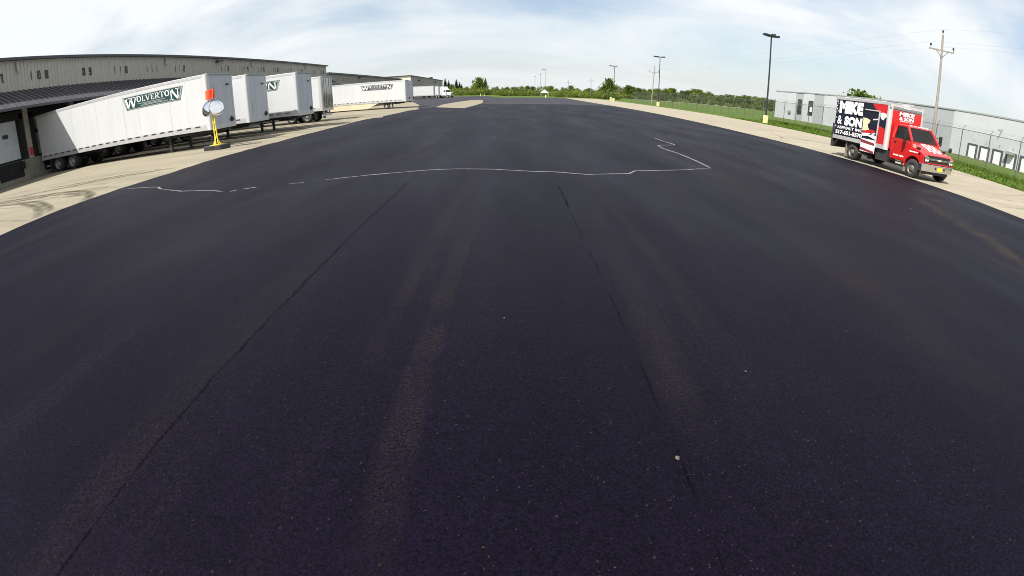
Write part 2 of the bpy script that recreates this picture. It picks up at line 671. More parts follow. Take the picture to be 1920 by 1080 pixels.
def stain_mat(name, colr, scale, lo, hi, st=(1, 1, 1), amt=1.0, grain=.25):
    """a thin worn film: noise decides where it is left"""
    m = bpy.data.materials.new(name)
    m.use_nodes = True
    t = m.node_tree
    b = t.nodes['Principled BSDF']
    b.inputs['Base Color'].default_value = (*colr, 1)
    b.inputs['Roughness'].default_value = 1
    b.inputs['Specular IOR Level'].default_value = .05
    N, lk = t.nodes.new, t.links.new
    uv = N('ShaderNodeTexCoord')
    g = N('ShaderNodeNewGeometry')
    mp_ = N('ShaderNodeMapping')
    mp_.inputs['Scale'].default_value = st
    lk(g.outputs['Position'], mp_.inputs[0])
    n = N('ShaderNodeTexNoise')
    n.inputs['Scale'].default_value = scale
    n.inputs['Detail'].default_value = 6
    n.inputs['Roughness'].default_value = .7
    lk(mp_.outputs[0], n.inputs['Vector'])
    r = N('ShaderNodeMapRange')
    r.inputs[1].default_value, r.inputs[2].default_value = lo, hi
    r.inputs[4].default_value = amt
    lk(n.outputs[0], r.inputs[0])
    # fade to the edges of the ribbon: attribute 'edge' runs 0..1..0 across it
    at = N('ShaderNodeAttribute')
    at.attribute_name = 'edge'
    x = N('ShaderNodeMath')
    x.operation = 'MULTIPLY'
    lk(r.outputs[0], x.inputs[0])
    lk(at.outputs['Fac'], x.inputs[1])
    n4 = N('ShaderNodeTexNoise')                    # grain of the surface below breaks the film up
    n4.inputs['Scale'].default_value = 55
    n4.inputs['Detail'].default_value = 3
    lk(g.outputs['Position'], n4.inputs['Vector'])
    r4 = N('ShaderNodeMapRange')
    r4.inputs[1].default_value, r4.inputs[2].default_value = .38, .62
    r4.inputs[3].default_value = grain
    lk(n4.outputs[0], r4.inputs[0])
    x4 = N('ShaderNodeMath')
    x4.operation = 'MULTIPLY'
    lk(x.outputs[0], x4.inputs[0])
    lk(r4.outputs[0], x4.inputs[1])
    lk(x4.outputs[0], b.inputs['Alpha'])
    return m


SKID = stain_mat('tyre rubber film', (.040, .036, .030), 1.9, .30, .62, (1, 1.0, 1), .95, .5)
TRACK_SHADE = stain_mat('oily track and shade film', (.022, .019, .014), .9, .22, .5, (.35, 1.6, 1), .92)  # oily wheel tracks, and the shade painted under the trailers
SKIDF = stain_mat('faint rubber film', (.040, .036, .030), 1.3, .38, .7, (1, 1, 1), .55)
CHALK = stain_mat('chalk line', (.20, .197, .202), 2.2, .22, .48, (1, 1, 1), 1.0, .6)
SEAMM = stain_mat('asphalt seam', (.0015, .0015, .002), 7, .28, .6, (1, 1, 1), .85, .1)
DUSTF = stain_mat('dust film', (.060, .051, .043), 1.4, .33, .7, (1, 1, 1), .8)
DUSTG = stain_mat('faint dust film', (.042, .035, .034), 1.1, .34, .75, (1, 1, 1), .45, .05)


def ribbon(name, pts, w, m, parent, dz, seg=.35, jit=0, soft=True):
    """a flat band along pts lying on the lot"""
    P = []
    for (x0, y0), (x1, y1) in zip(pts, pts[1:]):
        n = max(1, int(math.hypot(x1-x0, y1-y0)/seg))
        for i in range(n):
            P.append((x0+(x1-x0)*i/n, y0+(y1-y0)*i/n))
    P.append(pts[-1])
    if soft and len(P) > 4:
        for _ in range(3):
            P = [P[0]]+[tuple((a+2*b+c)/4 for a, b, c in zip(P[i-1], P[i], P[i+1])) for i in range(1, len(P)-1)]+[P[-1]]
    cols = [(-1, 0.0), (-.6, .6), (0, 1.0), (.6, .6), (1, 0.0)] if w > .3 else [(-1, 0.0), (-.5, 1.0), (0, 1.0), (.5, 1.0), (1, 0.0)]
    v, f, e = [], [], []
    for i, (x, y) in enumerate(P):
        a, b = P[max(0, i-1)], P[min(len(P)-1, i+1)]
        dx, dy = b[0]-a[0], b[1]-a[1]
        l = math.hypot(dx, dy) or 1
        nx, ny = -dy/l, dx/l
        end = min(1, i/3, (len(P)-1-i)/3) if len(P) > 7 else 1
        for t, ed in cols:
            k = w/2*t*(1+R.uniform(-jit, jit))
            px, py = x+nx*k, y+ny*k
            v.append((px, py, zg(px, py)+dz))
            e.append(ed*end)
        if i:
            o = 5*i
            for c in range(4):
                f.append((o-5+c, o-4+c, o+1+c, o+c))
    me = bpy.data.meshes.new(name)
    me.from_pydata(v, [], f)
    at = me.attributes.new('edge', 'FLOAT', 'POINT')
    at.data.foreach_set('value', e)
    me.materials.append(m)
    return link(name, me, parent)


# ------------------------------------------------------------------ lettering
_fonts = {}


def text_mesh(s, h, bold=0.0, xs=1.0, spacing=1.0, depth=.004):
    """built-in sans lettering, height h, centred at the origin in XY; returns verts, faces"""
    key = (s, h, bold, xs, spacing)
    if key in _fonts:
        return _fonts[key]
    c = bpy.data.curves.new('lettering', 'FONT')
    c.body = s
    c.align_x = 'CENTER'
    c.align_y = 'CENTER'
    c.offset = bold
    c.space_character = spacing
    c.resolution_u = 3
    o = bpy.data.objects.new('lettering', c)
    col.objects.link(o)
    dg = bpy.context.evaluated_depsgraph_get()
    me = bpy.data.meshes.new_from_object(o.evaluated_get(dg))
    vs_ = [v.co.copy() for v in me.vertices]
    fs = [tuple(p.vertices) for p in me.polygons]
    bpy.data.objects.remove(o)
    bpy.data.meshes.remove(me)
    bpy.data.curves.remove(c)
    x0, x1 = min(v.x for v in vs_), max(v.x for v in vs_)
    y0, y1 = min(v.y for v in vs_), max(v.y for v in vs_)
    k = h/(y1-y0)
    out = ([((v.x-(x0+x1)/2)*k*xs, (v.y-(y0+y1)/2)*k) for v in vs_], fs, (x1-x0)*k*xs)
    _fonts[key] = out
    return out


def put_text(mb, s, h, org, ux, uy, width=None, bold=0.0, xs=1.0, spacing=1.0):
    """add flat lettering; org centre, ux/uy directions of reading and up"""
    v, f, w = text_mesh(s, h, bold, xs, spacing)
    k = width/w if width else 1
    org, ux, uy = Vector(org), Vector(ux), Vector(uy)
    mb.add([org+ux*(a*k)+uy*b for a, b in v], f)


SERIF = {  # strokes on a 1 x 1 cell: thick / thin lines, serif bars, ring
    'W': ([(.04, 1, .28, 0, .17), (.28, 0, .5, .95, .09), (.5, .95, .72, 0, .17), (.72, 0, .96, 1, .09)], [(.05, 1), (.5, 1), (.95, 1)]),
    'L': ([(.3, 0, .3, 1, .2), (.2, .05, .9, .05, .1), (.88, .05, .88, .3, .08)], [(.3, 0), (.3, 1)]),
    'V': ([(.08, 1, .5, 0, .18), (.5, 0, .9, 1, .09)], [(.1, 1), (.9, 1)]),
    'E': ([(.28, 0, .28, 1, .2), (.2, .05, .9, .05, .1), (.2, .95, .86, .95, .1), (.3, .5, .7, .5, .09), (.88, .05, .88, .28, .08), (.84, .74, .84, .95, .08), (.7, .4, .7, .6, .07)], [(.28, 0), (.28, 1)]),
    'R': ([(.25, 0, .25, 1, .2), (.2, .95, .65, .95, .1), (.2, .48, .65, .48, .1), (.74, .55, .74, .9, .2), (.5, .48, .88, 0, .17)], [(.25, 0), (.25, 1), (.88, 0)]),
    'T': ([(.5, 0, .5, 1, .2), (.06, .95, .94, .95, .1), (.09, .72, .09, .95, .08), (.91, .72, .91, .95, .08)], [(.5, 0)]),
    'N': ([(.16, 0, .16, 1, .1), (.16, 1, .84, 0, .2), (.84, 0, .84, 1, .1)], [(.16, 0), (.16, 1), (.84, 1)]),
    'O': ('ring', []),
}


def serif_letter(mb, ch, x, y, w, h, P):
    """P(u, v) -> 3-D point; x,y lower-left of the letter"""
    st, sf = SERIF[ch]
    if st == 'ring':
        n = 20
        o = []
        for i in range(n):
            a = 2*PI*i/n
            o.append(P(x+w*(.5+.47*math.cos(a)), y+h*(.5+.5*math.sin(a))))
        for i in range(n):
            a = 2*PI*i/n
            o.append(P(x+w*(.5+.25*math.cos(a)), y+h*(.5+.40*math.sin(a))))
        mb.add(o, [(i, (i+1) % n, n+(i+1) % n, n+i) for i in range(n)])
        return
    for k, (x0, y0, x1, y1, t) in enumerate(st):
        ax, ay, bx, by = x+w*x0, y+h*y0, x+w*x1, y+h*y1
        l = math.hypot(bx-ax, by-ay)
        if abs(y1-y0) > abs(x1-x0)*.3:
            tx, ty = t*w/2, 0
        else:
            tx, ty = 0, t*h/2
        mb.add([P(ax-tx, ay-ty), P(ax+tx, ay+ty), P(bx+tx, by+ty), P(bx-tx, by-ty)], [(0, 1, 2, 3)])
    for sx, sy in sf:
        cy = y+h*(.035 if sy == 0 else .965)
        cx = x+w*sx
        mb.add([P(cx-w*.2, cy-h*.035), P(cx+w*.2, cy-h*.035), P(cx+w*.2, cy+h*.035), P(cx-w*.2, cy+h*.035)], [(0, 1, 2, 3)])


def logo(parent, x0, x1, z0, z1, yface, panel):
    """green banner with WOLVERTON in white slab letters on a side facing -Y"""
    Wd, H = x1-x0, z1-z0

    def quad(mb, a, y):
        mb.add([(x0+Wd*u, y, z0+H*v) for u, v in a], [(0, 1, 2, 3)])
    g = MB()
    quad(g, [(.055, 0), (.945, 0), (1, 1), (0, 1)], yface-.006)
    lg = g.build('logo_panel', TEAL if panel == 0 else TRIM, parent)
    b = MB()
    for q in ([(.03, .955), (.97, .955), (.985, 1), (.015, 1)], [(.06, 0), (.94, 0), (.937, .045), (.063, .045)],
              [(.055, 0), (.075, 0), (.028, 1), (.004, 1)], [(.925, 0), (.945, 0), (.996, 1), (.972, 1)]):
        quad(b, q, yface-.009)
    b.build('logo_border', GREYP, lg)
    t = MB()
    P = lambda u, v: (x0+u, yface-.012, z0+v)
    serif_letter(t, 'W', Wd*.045, H*.09, Wd*.20, H*.80, P)
    serif_letter(t, 'N', Wd*.790, H*.09, Wd*.155, H*.80, P)
    x = Wd*.248
    for ch, w in zip('OLVERTO', (.085, .068, .08, .072, .082, .075, .085)):
        serif_letter(t, ch, x, H*.44, Wd*w*.96, H*.45, P)
        x += Wd*w
    t.build('logo_lettering', WPRINT, lg)
    u = MB()
    for a, c, v in ((.26, .72, .30), (.33, .66, .20), (.30, .76, .12)):
        quad(u, [(a, v), (c, v), (c, v+.05), (a, v+.05)], yface-.010)
    u.build('logo_rule', GREYP, lg)
    return lg


# ------------------------------------------------------------------ ground, lot, aprons
xs = [-3000, -1200, -500, -200, -100, -60, -40, -31, -24, -18, -14, -12, -10, -8, -6, -4, 0, 10, 20, 30, 34, 38, 42, 46, 50, 56, 62, 70, 80, 100, 140, 220, 400, 900, 3000]
ys = [-1500, -300, -80, -20, 0, 20, 40, 60, 80, 90, 100, 110, 120, 130, 140, 150, 170, 200, 225, 260, 320, 400, 600, 1200, 4000]


def zfar(x, y):
    z = zg(x, y) - (.10 if x < 29 and y < 222 else .02)
    if y > 330:
        z += 2.2*ss((y-330)/500)
    return z


g = MB()
g.add([(x, y, zfar(x, y)) for y in ys for x in xs],
      [(j*len(xs)+i, j*len(xs)+i+1, (j+1)*len(xs)+i+1, (j+1)*len(xs)+i) for j in range(len(ys)-1) for i in range(len(xs)-1)], True)
ground = struct(g.build('ground', ground_mat()))

EL = [(-25, -11.8), (7, -11.79), (9, -11.98), (11.3, -11.81), (13.8, -11.55), (16.7, -11.6), (21.8, -11.4), (29.4, -11.45),
      (31.6, -11.44), (33.9, -11.65), (37.4, -11.75), (40.3, -11.6), (41.0, -10.95), (43.0, -11.5), (49.5, -11.5), (55, -11.7), (66, -10.6), (66.4, -6.3),
      (90, -5.9), (101, -5.8)]
ER = [(-25, 17.25), (25, 17.05), (32, 16.95), (52, 17.8), (70, 18.4), (90, 18.8), (127, 19.8), (213, 23.5), (222, 24)]
GR = [(-25, 30.4), (40, 30.3), (65, 31.6), (100, 32.2), (182, 36), (222, 38)]


def sheet(name, m, fl, fr, y0, y1, dy, nx, dz, skirt=.05, top=None, edge_jit=0.0, ktop=None):
    mb = MB()
    n = int((y1-y0)/dy)
    rows = []
    for j in range(n+1):
        y = y0+(y1-y0)*j/n
        a, b = fl(y), fr(y)
        if edge_jit:
            a += R.uniform(-edge_jit, edge_jit)
            b += R.uniform(-edge_jit, edge_jit)
        yy = y + (top(0) if False else 0)
        rows.append([(a+(b-a)*i/nx, yy) for i in range(nx+1)])
    W = nx+1
    v = [(x, y, zg(x, y)+dz) for r in rows for x, y in r]
    f = [(j*W+i, j*W+i+1, (j+1)*W+i+1, (j+1)*W+i) for j in range(n) for i in range(nx)]
    o = len(v)
    # skirts on the two long edges
    for k in (0, nx):
        for r in rows:
            x, y = r[k]
            v.append((x, y, zg(x, y)+dz-skirt))
    for j in range(n):
        f.append((j*W, (j+1)*W, o+j+1, o+j))
        f.append(((j+1)*W+nx, j*W+nx, o+n+1+j, o+n+2+j))
    mb.add(v, f)
    return struct(mb.build(name, m))


AL = [(-25, -11.7), (55, -11.6), (66, -12.5), (82, -15.8), (95, -19), (107, -21.7), (125, -24)]
apron_l = sheet('concrete_apron', CONC_L, lambda y: -31.05, lambda y: lerp_pts(AL, y)+.5, -25, 125, 1.5, 24, 0.0)
apron_r = sheet('concrete_strip', CONC_R, lambda y: lerp_pts(ER, y)-.5, lambda y: lerp_pts(GR, y), -25, 215, 1.5, 6, 0.0, edge_jit=.03)
old_lot = sheet('old_asphalt', ASPH_OLD, lambda y: lerp_pts([(62, -12), (82, -15.5), (107, -21.4), (125, -30), (222, -36)], y),
                lambda y: lerp_pts(ER, y), 62, 222, 2, 26, .006, skirt=.02)
lot = sheet('asphalt_lot', ASPH, lambda y: lerp_pts(EL, y), lambda y: lerp_pts(ER, y), -25, 95, .45, 34, .035, edge_jit=.045)

# pale patch left in the old surface and the strip where the new surface ends
mb = MB()
pp = [(-10.3, 66.2), (-6.35, 65.4), (-5.95, 82), (-5.8, 100), (-7.4, 127), (-9.8, 116), (-11.0, 96), (-11.3, 80)]
mb.add([(x, y, zg(x, y)+.05) for x, y in pp], [tuple(range(len(pp)))])
struct(mb.build('concrete_patch', CONC_L))
mb = MB()
nn = 40
for i in range(nn+1):
    x = -5.8+(18.8+5.8)*i/nn
    y = 96-5.5*i/nn+R.uniform(-.25, .25)
    mb.v += [(x, y, zg(x, y)+.042), (x, y+1.5+R.uniform(-.3, .3), zg(x, y)+.042)]
mb.f = [(2*i, 2*i+2, 2*i+3, 2*i+1) for i in range(nn)]
mb.m = [0]*nn
mb.sm = [False]*nn
struct(mb.build('milled_strip', PATCHM))
mb = MB()
mb.add([(-32, 205, .92), (-9, 232, .80), (-14, 246, .80), (-40, 218, .92)], [(0, 1, 2, 3)])
struct(mb.build('gravel_patch', GRAVEL))
# gravel lane crossing the field beyond the fence
mb = MB()
lane = [(60, 385), (113, 361), (154, 346), (213, 352), (300, 372)]
for x, y in lane:
    mb.v += [(x, y-3, zfar(x, y)+.12), (x, y+9, zfar(x, y)+.18)]
mb.f = [(2*i, 2*i+2, 2*i+3, 2*i+1) for i in range(len(lane)-1)]
mb.m = [0]*len(mb.f)
mb.sm = [False]*len(mb.f)
struct(mb.build('gravel_lane', GRAVEL))

# seams between paving lanes
DZ = .035
for x, y0, y1, w in ((-2.5, -2, 11.5, .034), (1.05, 8.4, 10.6, .05), (-2.5, 11.5, 20, .014)):
    pts = [(x+R.uniform(-.012, .012)+.012*math.sin(y0+i*.31)+.006*math.sin(i*1.1), y0+(y1-y0)*i/60) for i in range(61)]
    ribbon('lane_seam', pts, w, SEAMM, lot, DZ+.004, seg=.12, jit=.7, soft=False)
for k0, k1 in ((1.15, 1.45), (1.7, 2.3), (2.55, 3.3), (3.6, 4.7), (5.1, 6.2), (6.5, 8.2)):
    ribbon('lane_seam', [(1.04+.004*math.sin(k*.7+k0), k0+(k1-k0)*k/12) for k in range(13)], .02, SEAMM, lot, DZ+.004, seg=.12, jit=.4, soft=False)
# layout chalk line
A = [(-11.55, 11.3), (-11.35, 11.46), (-10.11, 11.47), (-9.75, 11.16), (-8.75, 10.81), (-7.68, 10.81), (-7.2, 10.6)]
B = [(-5.05, 11.9), (-3.9, 12.54), (-2.78, 12.92), (-2.14, 13.12), (-1.47, 13.15), (-.43, 12.96), (.01, 12.76), (.57, 12.58),
     (1.13, 12.51), (1.93, 12.15), (2.52, 12.29), (3.14, 12.46), (3.41, 12.93), (4.09, 13.15), (5.09, 13.48), (5.45, 13.71), (6.2, 14.07),
     (6.28, 15.38), (6.32, 17.34), (6.17, 18.87), (6.21, 19.99), (6.47, 20.28), (7.23, 20.69), (7.29, 21.02), (7.18, 22.3), (7.2, 23.8)]
for pts, w in ((A, .075), ([(-7.04, 10.65), (-6.96, 10.83)], .07), ([(-6.82, 10.94), (-6.53, 11.12)], .07), ([(-5.77, 11.53), (-5.4, 11.64)], .07),
               (B[:17], .085), (B[16:], .11)):
    ribbon('chalk_line', pts, w, CHALK, lot, DZ+.005, seg=.12, jit=.6, soft=False)
# dust dragged onto the new surface
for pts, w, m in (([(17.2, 13.7), (15.82, 13.55), (14.42, 13.25), (13.4, 12.74)], .9, DUSTF),
                  ([(13.4, 12.9), (12.37, 10.91), (11.51, 8.87), (10.63, 6.77), (10.09, 5.8), (9.3, 4)], 1.0, DUSTF),
                  ([(14.6, 13.2), (13.2, 11.2), (12.3, 9.5)], .8, DUSTF),
                  ([(9.5, 30), (7.6, 22), (6.2, 15), (5.2, 9), (4.6, 5), (4.4, 2)], 1.1, DUSTG),
                  ([(12, 34), (9.8, 27), (8.0, 18), (7.2, 12)], .9, DUSTG),
                  ([(-12, 13.4), (-8, 14.3), (-4, 15.4), (0, 16.0), (4, 15.8)], .35, DUSTG),
                  ([(1.5, 9), (1.4, 6), (1.3, 4), (1.2, 2)], .38, DUSTG),
                  ([(-.6, 9), (-.7, 6), (-.75, 3), (-.7, 1)], .3, DUSTG),
                  ([(-11.3, 14.8), (-10.4, 12.5), (-10.1, 9)], .8, DUSTG)):
    ribbon('dust_track', pts, w, m, lot, DZ+.003, seg=.4, jit=.2)
for k in range(22):
    x_ = R.uniform(-9.5, 12.5) if k < 12 else R.uniform(3.0, 9.0)
    y_ = R.uniform(2.5, 16)
    l_ = R.uniform(5, 16)
    d_ = R.uniform(-.5, .5) if k < 12 else R.uniform(.4, 2.2)
    ribbon('scuff_track', [(x_, y_), (x_+d_*.3, y_+l_*.35), (x_+d_*.6, y_+l_*.7), (x_+d_, y_+l_)], R.uniform(.18, .5), DUSTG, lot, DZ+.0032, seg=.5, jit=.2)
# black tyre marks on the concrete
for pts, w in (([(-21.5, 12.75), (-18.25, 12.56), (-16.56, 12.65), (-14.52, 12.26), (-12.7, 11.25), (-12.1, 10.3), (-11.9, 9.6)], .42),
               ([(-21, 12.35), (-18, 12.15), (-16, 12.2), (-14.2, 11.8), (-12.9, 11.0)], .35),
               ([(-20.5, 12.0), (-17.01, 11.42), (-14.38, 10.22), (-12.75, 9.12), (-12.1, 8.37)], .4),
               ([(-18.5, 11.9), (-15.83, 11.31), (-13.25, 9.9), (-12.25, 9.03)], .35),
               ([(-21, 13.3), (-17.5, 13.7), (-14, 14.6), (-12.2, 15.4)], .4),
               ([(-19, 14.3), (-16, 14.6), (-13.5, 15.5)], .35)):
    ribbon('tyre_mark', pts, w, SKID, apron_l, .004, jit=.15)
for k in range(16):
    y = 8.6+7.5*R.random()
    b_ = R.uniform(-.25, .05)
    x0_ = R.uniform(-24, -17)
    ribbon('tyre_mark', [(x0_, y), (x0_+2.2, y+b_), (x0_+4.2, y-.2+2*b_), (min(-12.0, x0_+6.2), y-.6+3*b_)], R.uniform(.12, .3), SKIDF, apron_l, .0035, jit=.2)
for k in range(18):
    y = 8+52*R.random()
    x0_ = R.uniform(18.2, 25)
    d_ = R.choice([-1, 1])
    ribbon('tyre_mark', [(x0_, y), (x0_+1.0, y+d_*2.0), (x0_+2.6, y+d_*3.6), (x0_+4.8, y+d_*4.6)], R.uniform(.12, .32), SKIDF, apron_r, .0035, jit=.2)
for y in (24.0, 28.6, 32.6, 36.6, 40.7, 44.8, 48.8):
    for s in (-1.02, .95):
        x1 = R.uniform(-12.2, -11.9) if y < 36 else R.uniform(-13.4, -12.2)
        ribbon('wheel_track', [(-30.2, y+s+R.uniform(-.1, .1)), (-22, y+s), (-16, y+s+R.uniform(-.1, .1)), (x1, y+s+R.uniform(-.3, .5))],
               R.uniform(.75, 1.0), TRACK_SHADE, apron_l, .003+.0006*R.random(), seg=.8, jit=.15)
for y in (24.0, 28.6, 32.6, 40.9):  # oily ground below parked trailers, darkened further to paint in their shade
    ribbon('oil_and_shade', [(-30.3, y+.1), (-25, y), (-20, y+.05), (-17.2, y+.1)], 3.0, TRACK_SHADE, apron_l, .0045+.0004*R.random(), seg=.8, jit=.1)
for pts, w in (([(18, 12.3), (22, 12.8), (26, 13.6), (30, 15)], .35), ([(19, 14.2), (23, 14.4), (27, 15.3)], .3),
               ([(20.5, 15.6), (24, 15.8), (28, 17.2)], .35), ([(22, 10.6), (26, 11.2), (30, 12.4)], .5), ([(19, 30), (22, 38), (23, 48)], .35),
               ([(20.5, 11.0), (24, 11.7), (28, 12.6)], .25)):
    ribbon('tyre_mark', pts, w*.7, SKIDF, apron_r, .004, jit=.15)
# loose pale stones lying on the lot
def stone(name, x, y, r, m=BONE):
    bm = bmesh.new()
    bmesh.ops.create_icosphere(bm, subdivisions=2, radius=r)
    for v_ in bm.verts:
        v_.co *= 1+R.uniform(-.22, .22)
        v_.co.z *= .6
    me = bpy.data.meshes.new(name)
    bm.to_mesh(me)
    bm.free()
    me.materials.append(m)
    return link(name, me, None, (x, y, zg(x, y)+DZ+r*.35))


for x, y, r, lb in ((1.02, 2.1, .016, 'largest pale stone beside the right paving seam'), (1.91, 3.03, .009, 'small white stone right of the paving seam'),
                    (10.56, 9.91, .024, 'pale stone beside the dusty tyre sweep near the truck'), (3.4, 3.62, .009, 'small pale chip alone on the dark asphalt'),
                    (-.08, 4.06, .009, 'tiny pale chip midway between the two paving seams')):
    tag(stone('stone', x, y, r), lb, 'stone')
mb = MB()
for i in range(330):
    t = R.random()
    if R.random() < .6:
        y = 1.0+8*t*t
        x = 1.05+R.gauss(0, .10+.02*y)
    else:
        x, y = R.uniform(-5, 6), 1.2+7*R.random()**1.5
    r = R.uniform(.0015, .0038)
    z = zg(x, y)+DZ+r*.3
    mb.add([(x+r*R.uniform(.6, 1.3), y, z), (x, y+r*R.uniform(.6, 1.3), z), (x-r*R.uniform(.6, 1.3), y, z), (x, y-r, z), (x, y, z+r*.8)],
           [(0, 1, 4), (1, 2, 4), (2, 3, 4), (3, 0, 4)])
o = mb.build('loose_aggregate', BONE)
o['kind'] = 'stuff'
tag(o, 'scattered fine pale grit on the fresh asphalt', 'grit')

# ------------------------------------------------------------------ left warehouses
WX = -31.0


DIG = {'0': ('111', '101', '101', '101', '111'), '1': ('010', '010', '010', '010', '010'), '2': ('111', '001', '111', '100', '111'),
       '3': ('111', '001', '111', '001', '111'), '4': ('101', '101', '111', '001', '001'), '5': ('111', '100', '111', '001', '111'),
       '6': ('111', '100', '111', '101', '111'), '7': ('111', '001', '001', '001', '001'), '8': ('111', '101', '111', '101', '111'),
       '9': ('111', '101', '111', '001', '111')}


def digits(root, txt, y, z, pitch, h):
    """separate condensed block numerals on the wall, read from the yard (+X)"""
    n = len(txt)
    cw = [0, .40, .60, 1.0]
    ch = [1, .79, .605, .395, .21, 0]
    w = h*.50
    for i, c in enumerate(txt):
        y0 = y+(i-(n-1)/2)*pitch-w/2
        mb_ = MB()
        idx = {}

        def vid(a_, b_):
            if (a_, b_) not in idx:
                idx[(a_, b_)] = len(mb_.v)
                mb_.v.append((WX+.012, y0+w*cw[a_], z-h/2+h*ch[b_]))
            return idx[(a_, b_)]
        for r_, row in enumerate(DIG[c]):
            for k_, bit in enumerate(row):
                if bit == '1':
                    mb_.f.append((vid(k_, r_+1), vid(k_+1, r_+1), vid(k_+1, r_), vid(k_, r_)))
                    mb_.m.append(0)
                    mb_.sm.append(False)
        mb_.build('numeral', BLACKP, root)


wa = thing('warehouse', (0, 0, 0), 'long beige metal warehouse with numbered dock doors and charcoal canopy', 'warehouse')
Y0, Y1 = -12.0, 80.2
mb = MB()
mb.box(-75, WX-.05, Y0-20, Y1, .45, 8.28)
mb.build('wall', SIDING, wa)
mb = MB()
mb.add([(-76, Y0-20, 8.46), (WX+.28, Y0-20, 8.30), (WX+.28, Y1+.15, 8.30), (-76, Y1+.15, 8.46),
        (-76, Y0-20, 8.52), (WX+.28, Y0-20, 8.36), (WX+.28, Y1+.15, 8.36), (-76, Y1+.15, 8.52)],
       [(3, 2, 1, 0), (4, 5, 6, 7), (0, 1, 5, 4), (1, 2, 6, 5), (2, 3, 7, 6), (3, 0, 4, 7)])
roof = mb.build('roof', ROOFM, wa)
mb = MB()
mb.box(WX, WX+.30, Y0-20, Y1+.18, 8.17, 8.345)
mb.build('eave_gutter', TRIM, roof)
# ribbed siding sheets
PW = .9
mb = MB()
mb.box(0, .018, .006, PW-.006, 0, 2.05)
for k in range(3):
    y = .15+k*.3
    mb.add([(.018, y-.045, 0), (.05, y-.022, 0), (.05, y+.022, 0), (.018, y+.045, 0), (.018, y-.045, 2.05), (.05, y-.022, 2.05), (.05, y+.022, 2.05), (.018, y+.045, 2.05)],
           [(0, 1, 5, 4), (1, 2, 6, 5), (2, 3, 7, 6)])
sheet0 = mb.build('wall_sheet', SIDING, wa)
me_s = sheet0.data
sheet0.location = (WX-.05, Y0, 6.02)
nsh = int((Y1-Y0)/PW)
for i in range(1, nsh+1):
    if Y0+i*PW+PW > Y1+.3:
        break
    link('wall_sheet', me_s, wa, (WX-.05+R.uniform(-.003, .003), Y0+i*PW, 6.02))
# canopy of standing-seam sheets
cz0, cz1, cx1 = 6.22, 4.92, WX+2.75
mb = MB()
dxc, dzc = cx1-WX, cz1-cz0
mb.hexa([(0, .004, -.03), (dxc, .004, dzc-.03), (dxc, PW-.004, dzc-.03), (0, PW-.004, -.03)], [(0, .004, 0), (dxc, .004, dzc), (dxc, PW-.004, dzc), (0, PW-.004, 0)])
for y in (.03, .45):
    mb.hexa([(0, y-.018, 0), (dxc, y-.018, dzc), (dxc, y+.018, dzc), (0, y+.018, 0)], [(0, y-.018, .05), (dxc, y-.018, dzc+.05), (dxc, y+.018, dzc+.05), (0, y+.018, .05)])
can0 = mb.build('canopy_sheet', CANOPY, wa)
can0.location = (WX, Y0, cz0)
for i in range(1, nsh):
    link('canopy_sheet', can0.data, wa, (WX, Y0+i*PW, cz0))
mb = MB()
mb.box(cx1-.02, cx1+.03, Y0, Y1, cz1-.16, cz1-.02)
mb.build('canopy_fascia', TRIM, wa)
for y in range(-10, 80, 4):
    mb = MB()
    mb.bar((WX+.05, y+.85, cz0-.9), (cx1-.05, y+.85, cz1-.1), .08, .12)
    mb.build('canopy_bracket', TRIM, wa)
# downspouts
for y in (22.27, 38.54, 54.86, 71.2):
    mb = MB()
    mb.bar((WX+.09, y, 8.05), (WX+.09, y, 7.45), .12, .10)
    mb.bar((WX+.09, y, 7.47), (WX+.20, y, 7.38), .12, .10)
    mb.build('downspout', COLUMN, wa)
# wall light
mb = MB()
mb.box(WX+.06, WX+.45, 47.0, 47.35, 7.75, 7.95)
mb.bar((WX+.05, 48.6, 7.98), (WX+.30, 47.3, 7.9), .10, .10)
mb.build('wall_light', TRIM, wa, bevel=.02)
for txt, y in (('107', 20.27), ('108', 24.13), ('09', 28.76), ('110', 32.53), ('111', 36.58), ('112', 40.68), ('113', 48.8), ('114', 53.19), ('115', 57.31),
               ('116', 61.31), ('117', 65.38), ('118', 69.33), ('119', 74.03), ('120', 78.0)):
    digits(wa, txt, y, 7.12, .68, .58)
